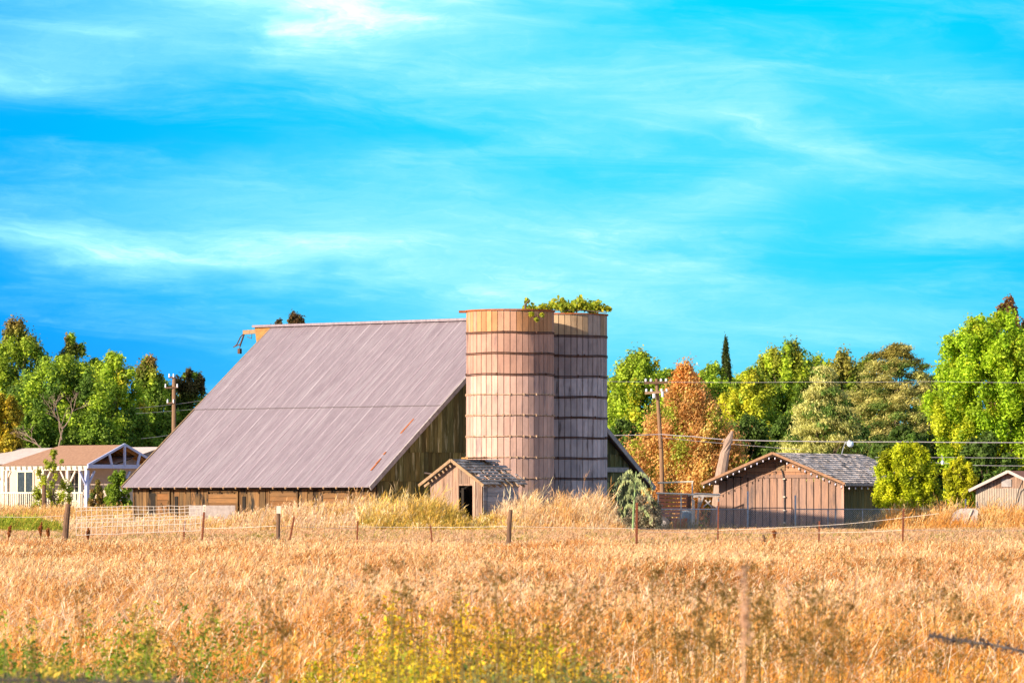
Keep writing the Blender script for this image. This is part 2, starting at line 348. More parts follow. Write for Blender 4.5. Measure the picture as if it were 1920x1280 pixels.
for (pa, pb, za, zb) in ((375, 433, .55, 1.36), (490, 545, .45, 1.36), (590, 643, .45, 1.36), (279, 305, .2, 1.42)):
    m = MB(); ya, yb = ylo(pb), ylo(pa); z = za
    while z < zb - .1:
        h_ = random.uniform(.16, .24); m.box(.385, .415, ya + .03, yb - .03, z, min(z + h_ - .012, zb), rt(.75, 1.2, .1)); z += h_
    hd = m.build('hatch', M['hatch'], barn)
    m = MB()
    for yy in (ya, yb - .06): m.box(.37, .43, yy, yy + .06, za - .05, zb + .04)
    m.box(.36, .42, ya + .06, yb - .06, zb, zb + .045); m.build('frame', M['barn_sun'], hd)
for (pa, pb, za, zb) in ((268, 277, .1, 1.33), (313, 319, .1, 1.2), (440, 446, .1, 1.2)):
    m = MB(); m.box(.41, .428, ylo(pb), ylo(pa), za, zb); m.build('opening', M['dark'], barn)
m = MB(); m.beam((.365, ylo(289), .95), (.365, ylo(298), .35), .02, .06, .9); m.beam((.36, ylo(303), 1.05), (.36, ylo(296), .35), .02, .06, .9); m.build('door_brace', M['barn_sun'], barn)
for i in range(20):
    m = MB(); yy = .35 + i * .62; m.beam((-.03, yy, EZ - .075), (1.2, yy, EZ - .075 + 1.2 * SL), .05, .06, 1.3); m.build('rafter_tail', M['goldtrim'], barn)
# gable wall y = .3, three tiers of boards
tiers = [(0, .98, .34), (.98, 1.72, .31), (1.72, 2.78, .28), (2.78, 9, .25)]
m = MB()
for z0, z1, d in tiers:
    x = .5
    while x < 2 * HW - .45:
        w_ = random.uniform(.18, .30); x1 = min(x + w_ - .012, 2 * HW - .45)
        ta, tb = min(z1 + .03, rz_(x) - .12), min(z1 + .03, rz_(x1) - .12)
        if ta > z0 + .02 and tb > z0 + .02 and not (z0 == 0 and random.random() < .12):
            t = rt(.55, 1.3, .12); e = random.uniform(0, .012)
            if random.random() < .07: t = (2.2, 2.1, 2.2)
            dy = d - e
            b0 = z0 + random.uniform(0, .04)
            m.hexa([(x, dy, b0), (x1, dy, b0), (x1, dy + .025, b0), (x, dy + .025, b0), (x, dy, ta), (x1, dy, tb), (x1, dy + .025, tb), (x, dy + .025, ta)], t)
        x += w_
m.build('gable_wall', M['barn_gable'], barn)
m = MB(); m.quad([(.48, .36, 0), (2 * HW - .45, .36, 0), (2 * HW - .45, .36, EZ + .2), (HW, .36, RZ - .15), (.48, .36, EZ + .2)]); m.build('gable_backing', M['dark'], barn)
m = MB(); m.box(.95, 2.35, .27, .30, .55, .95, 1.3); m.box(1.3, 2.4, .265, .30, 1.15, 1.4, 1.1); m.build('patch_boards', M['barn_gable'], barn)
m = MB(); m.box(13.05, 15.05, .18, .24, 2.12, 2.30, 1.0); m.build('beam', M['trim'], barn)
m = MB(); m.box(2.2, 3.4, .15, .19, 0, 1.0, 1.0); m.build('opening', M['dark'], barn)
m = MB(); m.beam((3.2, .2, 2.05), (3.75, .2, 2.0), .03, .05); m.beam((3.75, .2, 2.03), (3.72, .2, 1.85), .03, .05); m.build('hinge_strap', M['white'], barn)
m = MB(); x = .5
while x < 2 * HW - .5:
    w_ = .3; x1 = min(x + w_ - .01, 2 * HW - .45); m.hexa([(x, L - .3, 0), (x1, L - .3, 0), (x1, L - .27, 0), (x, L - .27, 0), (x, L - .3, rz_(x) - .1), (x1, L - .3, rz_(x1) - .1), (x1, L - .27, rz_(x1) - .1), (x, L - .27, rz_(x) - .1)], rt()); x += w_
m.build('gable_wall', M['barn_sun'], barn)

# ------------------------------------------------------------------ silos
def silo(px, D, R_, H, hoops, mat, label, palefrom, flare):
    c = Vector((X(px, D), D, gz(X(px, D), D)))
    root = empty('silo', c, 0, label, 'silo', 'concrete stave silos beside the barn')
    n = 44; m = MB(); lv = [0] + sorted(hoops) + [H]; levels = [H - i * .75 for i in range(12) if H - i * .75 > -.4][::-1]
    levels = [max(0, l) for l in levels]
    for j in range(len(levels) - 1):
        z0, z1 = levels[j], levels[j + 1]
        for k in range(n):
            off = .0 if j % 2 else .5
            for (ka, kb, za, zb) in (((k, k + 1, z0, z1),)):
                a0 = 2 * math.pi * ka / n + .008; a1 = 2 * math.pi * kb / n - .008
                r1 = R_ + random.uniform(-.004, .004); r0 = R_ - .03
                t = random.uniform(.80, 1.12); top = 1 if j >= len(levels) - 2 else 0
                tt = (t, t, t) if not top else ((t * .92, t * .72, t * .42) if random.random() < .55 else (t * .85, t * .75, t * .6))
                if 0 < len(levels) - 2 - j <= 2: tt = (t * .80, t * .72, t * .67)
                P = lambda a, r, z: (r * math.cos(a), r * math.sin(a), z)
                m.hexa([P(a0, r0, za + .006), P(a0, r1, za + .006), P(a1, r1, za + .006), P(a1, r0, za + .006), P(a0, r0, zb - .006), P(a0, r1, zb - .006), P(a1, r1, zb - .006), P(a1, r0, zb - .006)][::1], tt)
    # flip orientation safe: recalculated below
    o = m.build('stave_wall', mat, root)
    m = MB(); m.tube([(0, 0, 0), (0, 0, H - .5)], R_ - .02, n)
    nn = 40
    for k in range(nn):
        a0, a1 = 2 * math.pi * k / nn, 2 * math.pi * (k + 1) / nn
        for r_ in (R_ - .02, R_ - .07):
            m.quad([(r_ * math.cos(a0), r_ * math.sin(a0), H - .5), (r_ * math.cos(a1), r_ * math.sin(a1), H - .5), (r_ * math.cos(a1), r_ * math.sin(a1), H - .01), (r_ * math.cos(a0), r_ * math.sin(a0), H - .01)])
    m.build('core', M['mortar'], root)
    for i, z in enumerate(sorted(hoops, reverse=True)):
        m = MB(); ns = 80; pale = i >= palefrom
        rr = R_ + .012
        pts = [(rr * math.cos(2 * math.pi * k / ns), rr * math.sin(2 * math.pi * k / ns), z + .012 * math.sin(k * .35 + i)) for k in range(ns + 1)]
        m.tube(pts, .015 if pale else .020, 5, cap=False)
        if not pale:
            m.tube([(p[0], p[1], p[2] - .05) for p in pts], .014, 5, cap=False)
        for k in range(40):
            a = 2 * math.pi * (k + .5 * 0) / 40 
            if pale and k % 2 == 0 or random.random() < .15:
                m.box(*[q for q in (rr * math.cos(a) - .025, rr * math.cos(a) + .025, rr * math.sin(a) - .025, rr * math.sin(a) + .025, z - .04, z + .04)])
        m.build('hoop', M['hoop_pale'] if pale else M['hoop'], root)
    m = MB(); ns = 48
    for k in range(ns):
        a0, a1 = 2 * math.pi * k / ns, 2 * math.pi * (k + 1) / ns
        ri, ro = R_ - .09, R_ + .05
        Q = lambda a, r, z: (r * math.cos(a), r * math.sin(a), z)
        m.hexa([Q(a0, ri, H), Q(a0, ro, H), Q(a1, ro, H), Q(a1, ri, H), Q(a0, ri, H + .05), Q(a0, ro, H + .05), Q(a1, ro, H + .05), Q(a1, ri, H + .05)])
    if flare: m.box(-R_ - .27, -R_ + .05, -.12, .12, H - .03, H + .048)
    m.build('rim', M['rust'], root)
    return root, c
h1 = [Z(y, 157.6) for y in (622, 661, 700.5, 739, 778, 817.7, 857, 896)] + [.95]
h2 = [Z(y, 161) for y in (629, 666, 705, 743, 782, 819.7, 858, 896, 934.5)]
s1, c1_ = silo(956.5, 159, 1.57, 7.80, h1, M['stave1'], 'front sunlit tan silo, directly behind the little shed', 3, True)
s2, c2_ = silo(1058, 162.5, 1.57, 7.80, h2, M['stave2'], 'rear shadowed grey silo with thick dark hoops, topped with green vine', 99, False)

# ------------------------------------------------------------------ small pump shed
def gable_z(x, w_, ez, rz2): return ez + (rz2 - ez) * (1 - abs(2 * x / w_ - 1))
ps_o = Vector((X(808, 154.6), 154.6, 0)); b_ = R(38)
pump = empty('small_shed', ps_o, -b_, 'small weathered plank shed with a black doorway and half-stripped roof', 'shed')
PW, PL = 2.28, 2.0; pe, pr = 1.72, 2.42
dx0, dx1, dz = 1.27, 1.88, 1.58
m = MB(); x = 0
while x < PW - .01:
    w_ = random.choice((.10, .13, .16)); x1 = min(x + w_, PW)
    za, zb = gable_z(x, PW, pe, pr), gable_z(x1, PW, pe, pr); z0 = 0
    if x + w_ / 2 > dx0 and x + w_ / 2 < dx1: z0 = dz
    e = x1 - random.choice((.006, .012)); t = rt(.6, 1.25, .06); d = random.uniform(0, .015)
    m.hexa([(x, -d, z0), (e, -d, z0), (e, .03, z0), (x, .03, z0), (x, -d, za), (e, -d, zb), (e, .03, zb), (x, .03, za)], t); x = x1
m.build('front_wall', M['pump_wood'], pump)
m = MB()
m.box(dx0 - .06, dx0, -.035, -.016, 0, dz + .05); m.box(dx1, dx1 + .12, -.035, -.016, 0, dz + .35, 1.3); m.box(dx0, dx1, -.034, -.016, dz, dz + .05)
m.build('door_frame', M['pump_wood'], pump)
m = MB(); m.box(.05, PW - .1, 1.2, 1.25, 0, 1.6); m.box(dx0 + .05, dx0 + .15, .05, .1, 0, 1.5, 1.2); m.build('interior', M['dark'], pump)
m = MB(); z = 0
while z < pe - .02:
    m.box(PW, PW + .025, .05, PL, z, min(z + .145, pe), rt(.5, .8)); z += .15
z = .55
while z < 1.55:
    m.box(PW + .026, PW + .05 + random.uniform(0, .01), .25, PL - .05, z, z + .155, rt(.8, 1.15, .02)); z += .16
m.build('side_wall', M['greyboard'], pump)
m = MB(); m.box(-.025, 0, 0, PL, 0, pe); m.box(0, PW, PL - .03, PL, 0, pe); m.build('rear_walls', M['pump_wood'], pump)
# skeletal roof: battens, rafters, remaining boards
sl_ = (pr - pe) / (PW / 2); fo = .28; so_ = .30
rzp = lambda x: pe + sl_ * (x if x < PW / 2 else PW - x) + .03
for (sx, xr) in ((-so_, PW / 2), (PW + so_, PW / 2)):
    for y in np.arange(-fo + .3, PL + .3, .33):
        m = MB(); m.beam((sx, y, rzp(sx) - .02), (xr, y, rzp(xr) - .02), .05, .08, rt(.8, 1.2)); m.build('rafter', M['goldtrim'], pump)
    m = MB()
    for i in range(9):
        tpos = (i + .5) / 9; x = sx + (xr - sx) * tpos
        y = -fo
        while y < PL + .3:
            ln = random.uniform(.1, .5)
            if random.random() < (.86 if i != 4 else .6): m.beam((x, y, rzp(x) + .045), (x, min(y + ln - .015, PL + .32), rzp(x) + .045), .115 if i % 2 else .135, .02, rt(.5, 1.3, .03), up=(-sl_ * (1 if x < PW / 2 else -1), 0, 1))
            y += ln
    m.build('roof_boards', M['slate'], pump)
m = MB()
for (sx, xr) in ((-so_, PW / 2), (PW + so_, PW / 2)):
    m.beam((sx, -fo - .03, rzp(sx) + .01), (xr, -fo - .03, rzp(xr) + .01), .03, .10)
m.build('rake_board', M['goldtrim'], pump)
m = MB(); m.beam((PW / 2, .45, rzp(PW / 2) + .08), (PW / 2 + .05, 1.5, rzp(PW / 2) + .10), .30, .05); m.build('ridge_board', M['ochre'], pump)

# ------------------------------------------------------------------ right shed
rs_D = 181; b_ = R(27); sc_ = rs_D
ro = Vector((X(1351, rs_D), rs_D + 1.0, gz(X(1351, rs_D), rs_D)))
shed = empty('wooden_shed', ro, -b_, 'wide reddish-brown board shed with grey shingle roof and strings of bulbs', 'shed')
SW = 5.5; SLn = 8.2; g0 = ro.z
se = Z(903, rs_D) - g0 ; sr = Z(853, rs_D) - g0
wt = Z(893, rs_D) - g0                 # trim band
m = MB(); nb = 17; bw = SW / nb
m.box(0, SW, .0, .04, 0, se, .35)
for i in range(nb):
    x0_ = i * bw; x1_ = x0_ + bw; zt = min(wt - .03, gable_z(x0_ + bw / 2, SW, se, sr) - .02)
    m.box(x0_ + .02, x1_ - .025, -.03 - random.uniform(0, .01), -.002, .02, zt, rt(.82, 1.15, .04))
m.build('front_wall', M['shed_wood'], shed)
m = MB(); z = wt
while z < sr:
    z1 = min(z + .19, sr); hw0 = SW / 2 * (1 - (z - se) / (sr - se)); hw1 = SW / 2 * (1 - (z1 - se) / (sr - se)); d = -.03 - random.uniform(0, .01)
    if hw0 > .05: m.hexa([(SW / 2 - hw0, d, z), (SW / 2 + hw0, d, z), (SW / 2 + hw0, .03, z), (SW / 2 - hw0, .03, z), (SW / 2 - hw1, d, z1 - .012), (SW / 2 + hw1, d, z1 - .012), (SW / 2 + hw1, .03, z1 - .012), (SW / 2 - hw1, .03, z1 - .012)], tuple(q * a for q, a in zip(rt(.95, 1.25, .05), (1.1, .95, .75))))
    z += .19
m.build('gable_boards', M['shed_wood'], shed)
m = MB(); m.box(SW * .2, SW * .80, -.065, -.045, wt - .06, wt + .07, .85); m.box(SW - .07, SW + .035, -.06, -.04, 0, se - .05, (1.5, 1.5, 1.6)); m.build('trim_boards', M['shed_wood'], shed)
m = MB()
for i in range(5): m.box(SW / 2 - .17, SW / 2 + .20, -.085, -.05, sr - .62 + i * .075, sr - .56 + i * .075, 1.0)
m.build('vent', M['goldtrim'], shed)
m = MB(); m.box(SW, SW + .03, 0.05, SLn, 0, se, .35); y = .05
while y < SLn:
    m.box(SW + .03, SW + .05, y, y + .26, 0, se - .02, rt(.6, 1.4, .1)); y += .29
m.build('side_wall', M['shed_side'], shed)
m = MB(); m.box(-.03, 0, 0, SLn, 0, se); m.box(0, SW, SLn - .04, SLn, 0, se); m.build('rear_walls', M['shed_wood'], shed)
sls = (sr - se) / (SW / 2); rzs = lambda x: se + sls * (x if x < SW / 2 else SW - x) + .09
ov = .42; fo = .85
for (sx, sg) in ((-ov, 1), (SW + ov, -1)):
    m = MB()
    a, b2 = (sx, -fo, rzs(sx)), (SW / 2, -fo, rzs(SW / 2)); c_, d_ = (SW / 2, SLn + .3, rzs(SW / 2)), (sx, SLn + .3, rzs(sx))
    dn = lambda p, k: (p[0], p[1], p[2] - k)
    m.hexa([dn(a, .05), dn(b2, .05), dn(c_, .05), dn(d_, .05), a, b2, c_, d_], .7)
    nr = 15
    for i in range(nr):
        ta, tb = i / nr, (i + 1.25) / nr; tb = min(tb, 1)
        xa, xb = sx + (SW / 2 - sx) * ta, sx + (SW / 2 - sx) * tb; y = -fo
        while y < SLn + .3:
            w_ = random.uniform(.10, .26); y1 = min(y + w_ - .012, SLn + .3); t = rt(.6, 1.3, .05)
            if random.random() < .16: t = tuple(q * .30 for q in t)
            za, zb = rzs(xa) + .03 + random.uniform(0, .018), rzs(xb) + .008
            m.hexa([(xa, y, za - .02), (xb, y, zb - .006), (xb, y1, zb - .006), (xa, y1, za - .02), (xa, y, za), (xb, y, zb), (xb, y1, zb), (xa, y1, za)], t); y += w_
    m.build('roof', M['shingle'], shed)
m = MB()
for sx in (-ov, SW + ov): m.beam((sx, -fo - .02, rzs(sx) - .01), (SW / 2, -fo - .02, rzs(SW / 2) - .01), .035, .10, (1, .85, .85))
m.build('rake_board', M['goldtrim'], shed)
m = MB(); m.box(SW + ov + .002, SW + ov + .03, -fo, SLn + .3, rzs(SW + ov) - .09, rzs(SW + ov) + .01); m.build('fascia', M['trim'], shed)
# hanging cable, string of bulbs
def loc2w(root, p):
    rz = root.rotation_euler.z; c, s = math.cos(rz), math.sin(rz); return Vector((root.location.x + p[0] * c - p[1] * s, root.location.y + p[0] * s + p[1] * c, root.location.z + p[2]))
sth = empty('string_lights', ro, -b_, 'string of small pale bulbs hung along the reddish-brown shed eaves', 'string lights')
m = MB(); bulbs = []
def strand(p0, p1, n):
    pts = []
    for i in range(n * 4 + 1):
        t = i / (n * 4); p = Vector(p0).lerp(Vector(p1), t); p.z -= .03 * abs(math.sin(t * n * math.pi)); pts.append(p)
        if i % 4 == 2: bulbs.append(p.copy())
    m.tube(pts, .006, 4)
strand((-ov, -fo - .06, rzs(-ov) - .1), (SW / 2, -fo - .06, rzs(SW / 2) - .1), 12)
strand((SW / 2, -fo - .06, rzs(SW / 2) - .1), (SW + ov, -fo - .06, rzs(SW + ov) - .1), 12)
strand((SW + ov + .05, -fo, rzs(SW + ov) - .11), (SW + ov + .05, SLn, rzs(SW + ov) - .11), 14)
m.build('cord', M['darkwire'], sth)
for p in bulbs:
    m = MB(); m.tube([(p.x, p.y, p.z - .01), (p.x, p.y, p.z - .035), (p.x, p.y, p.z - .075), (p.x, p.y, p.z - .105)], [.012, .028, .03, .008], 6); m.build('bulb', M['bulb'], sth, True)
cb = empty('hanging_cable', ro, -b_, 'dark cable with white clips running down the middle of the reddish-brown shed wall', 'cable')
m = MB(); xx = SW / 2 + .18
m.tube([(xx - .12, -.09, sr - .6), (xx - .05, -.10, sr - .8), (xx - .02, -.10, wt - .08), (xx, -.07, wt - .3), (xx, -.06, 0.1)], .035, 6); m.build('cable', M['darkwire'], cb)
for z in (wt - .12, wt - .85, wt - 1.4, wt - 1.9):
    m = MB(); m.box(xx - .05, xx + .05, -.13, -.085, z, z + .05); m.build('clip', M['white'], cb)
# lamp on shed roof
lp = loc2w(shed, (SW / 2 + .1, 6.1, rzs(SW / 2 + .1)))
lamp = empty('yard_lamp', lp, 0, 'curved-arm yard lamp with pale blue bowl on the shingled shed roof', 'lamp')
m = MB(); m.tube([(0, 0, 0), (.10, 0, .35), (.17, 0, .52), (.30, 0, .57)], .02, 6); m.build('arm', M['galv'], lamp)
m = MB(); m.tube([(.28, 0, .60), (.32, 0, .57), (.38, 0, .50)], [.05, .08, .09], 8); m.build('housing', M['galv'], lamp, True)
m = MB(); m.tube([(.36, 0, .56), (.37, 0, .48), (.38, 0, .38), (.38, 0, .33)], [.11, .15, .12, .04], 10); m.build('bowl', M['lampglass'], lamp, True)

# ------------------------------------------------------------------ far right corrugated shed
cD = 176; co = Vector((X(1829, cD), cD, gz(X(1829, cD), cD))); 
cs = empty('corrugated_shed', co, R(-20), 'tan corrugated metal shed with rusty red roof at right edge', 'shed')
CW = 2.75; cl = 5; ce = Z(915, cD) - co.z; cr_ = Z(884, cD) - co.z
m = MB(); n = 56
for i in range(n):
    x0_, x1_ = CW * i / n, CW * (i + 1) / n; ya, yb = (-.02 if i % 2 else .0), (.0 if i % 2 else -.02)
    m.quad([(x0_, ya, 0), (x1_, yb, 0), (x1_, yb, ce - .0), (x0_, ya, ce - .0)], random.uniform(.92, 1.06))
m.build('front_wall', M['corr'], cs)
m = MB(); x = 0
while x < CW:
    x1 = min(x + .12, CW); za, zb = [gable_z(q, CW, ce, cr_) for q in (x, x1)]; m.hexa([(x, .01, ce - .05), (x1 - .01, .01, ce - .05), (x1 - .01, .04, ce - .05), (x, .04, ce - .05), (x, .01, za), (x1 - .01, .01, zb), (x1 - .01, .04, zb), (x, .04, za)], rt(.8, 1.7, .03)); x += .12
m.build('gable_boards', M['pump_wood'], cs)
m = MB(); m.box(1.05, 1.45, -.03, .0, ce + .06, ce + .36); v_ = m.build('vent', M['trim'], cs)
m = MB(); m.box(0, .03, .05, cl, 0, ce); m.box(CW - .03, CW, .05, cl, 0, ce); m.box(0.03, CW - .03, cl - .05, cl, 0, ce); m.build('side_walls', M['corr'], cs)
for sx in (-.22, CW + .22):
    slc = (cr_ - ce) / (CW / 2); rzc = lambda x: ce + slc * (x if x < CW / 2 else CW - x) + .04
    m = MB(); a, b2, c_, d_ = (sx, -.25, rzc(sx)), (CW / 2, -.25, rzc(CW / 2)), (CW / 2, cl, rzc(CW / 2)), (sx, cl, rzc(sx))
    m.hexa([(p[0], p[1], p[2] - .04) for p in (a, b2, c_, d_)] + [a, b2, c_, d_]); rf = m.build('roof', M['redrust'], cs)
    m = MB(); m.beam((sx, -.27, rzc(sx) - .03), (CW / 2, -.27, rzc(CW / 2) - .03), .03, .11); m.build('rake_board', M['paleroof'], rf)
m = MB(); m.tube([(CW * .72, -.3, ce + .3), (CW * .64, -.12, ce - .1), (CW * .57, -.06, ce - .9), (CW * .55, -.05, .3)], .022, 6); m.build('drain_pipe', M['darkwire'], cs)

# ------------------------------------------------------------------ farmhouse (left)
hD = 232; ho = Vector((X(164, hD), hD, 0))
house = empty('farmhouse', ho, R(50), 'white farmhouse with a brown-roofed porch, open blue-white gable truss and Y-braced posts', 'house')
HWd, HL = 5.2, 6.7; he = Z(872, hD); hr = Z(834, 234.5)
ov = .0
m = MB()
rp, ri_ = (HWd / 2, -.1, hr), (HWd / 2, HL - 2.0, hr)
P_ = [(0, 0, he), (0, HL, he), (HWd, HL, he), (HWd, 0, he)]
m.quad([(0, -.1, he), rp, ri_, (0, HL, he)]); m.quad([(HWd, -.1, he), (HWd, HL, he), ri_, rp]); m.quad([(0, HL, he), ri_, (HWd, HL, he)])
m.build('porch_roof', M['brownroof'], house)
m = MB()
for k in range(7):
    yy = .1 + k * .5
    m.beam((.1, yy, he - .04), (HWd / 2, yy, hr - .08), .06, .12); m.beam((HWd - .1, yy, he - .04), (HWd / 2, yy, hr - .08), .06, .12)
m.quad([(.05, 0, he - .02), (.05, HL - 2, he - .02), (HWd / 2, HL - 2, hr - .03), (HWd / 2, 0, hr - .03)], 1.0)
m.quad([(HWd - .05, 0, he - .02), (HWd / 2, 0, hr - .03), (HWd / 2, HL - 2, hr - .03), (HWd - .05, HL - 2, he - .02)], 1.0)
m.build('roof_decking', M['ochre'], house)
m = MB()
m.beam((-.1, -.12, he - .05), (HWd + .1, -.12, he - .05), .08, .2)
m.beam((-.1, -.14, he), (HWd / 2, -.14, hr + .02), .08, .12); m.beam((HWd + .1, -.14, he), (HWd / 2, -.14, hr + .02), .08, .12)
for xx_, xb_ in ((HWd / 2, HWd / 2), (HWd * .28, HWd * .32), (HWd * .72, HWd * .68)):
    m.beam((xb_, -.15, he), (xx_, -.15, he + (hr - he) * (1 - abs(2 * xx_ / HWd - 1))), .08, .12)
m.build('gable_truss', M['bluewhite'], house)
m = MB(); m.box(-.1, .0, -.05, HL, he - .26, he - .03)
for k in range(16): m.box(-.22, .02, .2 + k * .42, .28 + k * .42, he - .2, he - .04, 1.0)
m.build('fascia_beam', M['white'], house)
def post(x, y, brace=True, mat='white', bd=(0, 1)):
    m = MB(); m.box(x - .09, x + .09, y - .09, y + .09, 0, he - .26); p = m.build('porch_post', M[mat], house)
    if brace:
        m = MB()
        for s_ in (-1, 1): m.beam((x, y, he - 1.15), (x + .55 * s_ * bd[0], y + .55 * s_ * bd[1], he - .3), .08, .09)
        m.build('brace', M[mat], p)
def yh(px): k = (px - 960) / F; return (ho.x - k * hD) / (math.cos(AL) + k * math.sin(AL))
for px in (7, 82, 128): post(.0, yh(px))
post(0, yh(152), False); post(0, .02, True, 'bluewhite', (1, 0)); post(HWd / 2, 0.02, True, 'bluewhite', (1, 0)); post(0, yh(14) , False)
dk = .45
m = MB(); m.box(-.15, HWd, -.1, HL, 0.05, dk); m.build('deck', M['white'], house)
m = MB(); m.box(-.14, -.06, .2, HL, dk + .85, dk + .93); m.box(-.13, -.07, .2, HL, dk + .08, dk + .14)
y = .25
while y < HL: m.box(-.12, -.08, y, y + .05, dk + .1, dk + .85); y += .16
m.build('railing', M['white'], house)
wx = 2.6
m = MB(); m.box(wx, wx + .1, .6, HL + 6, 0, he + .05); m.box(wx + .1, 9, .6, .7, 0, he + .05); m.box(9, 9.1, .6, HL + 6, 0, he); m.build('wall', M['stucco'], house)
def yw(px): k = (px - 960) / F; D2 = ho.y + wx * math.cos(AL); return ((ho.x + wx * math.sin(AL)) - k * D2) / (math.cos(AL) + k * math.sin(AL))
for pa, pb, z0, z1 in ((34, 64, dk, 2.45), (133, 150, dk + .5, 2.4)):
    ya, yb = yw(pb), yw(pa); m = MB(); 
    for q in (ya, (ya + yb) / 2, yb): m.box(wx - .06, wx - .01, q - .04, q + .04, z0, z1)
    m.box(wx - .055, wx - .01, ya, yb, z1, z1 + .08); m.box(wx - .055, wx - .01, ya, yb, z0 - .08, z0)
    if pa > 100: m.box(wx - .052, wx - .01, ya, yb, (z0 + z1) / 2 - .03, (z0 + z1) / 2 + .03)
    wf = m.build('window', M['white'], house); m = MB(); m.box(wx - .03, wx - .005, ya + .04, yb - .04, z0, z1); m.build('pane', M['glass'], wf)
m = MB(); m2z = Z(838, 238)
m.quad([(wx - .3, .2, he + .1), (5.8, .2, m2z), (5.8, HL + 6, m2z), (wx - .3, HL + 6, he + .1)]); m.quad([(9.3, .2, he), (9.3, HL + 6, he), (5.8, HL + 6, m2z), (5.8, .2, m2z)])
m.quad([(wx, .6, he), (9, .6, he), (5.8, .6, m2z - .1)], .8)
m.build('main_roof', M['paleroof'], house)
bt = empty('picnic_table', Vector((X(197, 226), 226, 0)), R(20), 'pale wooden picnic table beside the porch gable of the farmhouse', 'table')
m = MB(); m.box(-.6, .9, -.35, .35, .72, .78); m.build('table_top', M['white'], bt)
m = MB(); m.box(-.6, .9, -.7, -.5, .42, .46); m.box(-.6, .9, .5, .7, .42, .46); m.build('bench', M['bluewhite'], bt)
for q in (-.4, .6):
    m = MB(); m.beam((q, -.6, 0), (q, .2, .72), .05, .1); m.beam((q, .6, 0), (q, -.2, .72), .05, .1); m.build('leg', M['bluewhite'], bt)

# ------------------------------------------------------------------ foliage
def leafcloud(pos, nrm, size, asp=.5, axis=None):
    """rhombic leaves: pos Nx3, nrm Nx3 (rough), size N"""
    n = len(pos); nrm = nrm / (np.linalg.norm(nrm, axis=1, keepdims=True) + 1e-9)
    r = rng.normal(size=(n, 3)) if axis is None else axis + .35 * rng.normal(size=(n, 3))
    d = r - (r * nrm).sum(1, keepdims=True) * nrm; d /= (np.linalg.norm(d, axis=1, keepdims=True) + 1e-9)
    s = np.cross(nrm, d); L_ = size[:, None]
    v = np.stack([pos - d * L_ * .5, pos + s * L_ * asp * .5 - d * L_ * .05 + nrm * L_ * .08, pos + d * L_ * .5, pos - s * L_ * asp * .5 - d * L_ * .05 + nrm * L_ * .08], 1)
    return v.reshape(-1, 3), np.arange(4 * n)
ENV = {'round': lambda t: np.sqrt(np.clip(1 - (2 * t - 1) ** 2, 0, 1)) ** .8,
       'dome': lambda t: np.clip(1 - t ** 3.0, 0, 1) ** .5,
       'cone': lambda t: np.clip(1.02 - t, 0, 1) ** .75,
       'broad': lambda t: np.clip(1.04 - t ** 1.35, 0, 1) ** .85,
       'spire': lambda t: np.clip(np.minimum(1, (1.03 - t) * 1.7), 0, 1) ** .8 * (1 - .12 * t)}
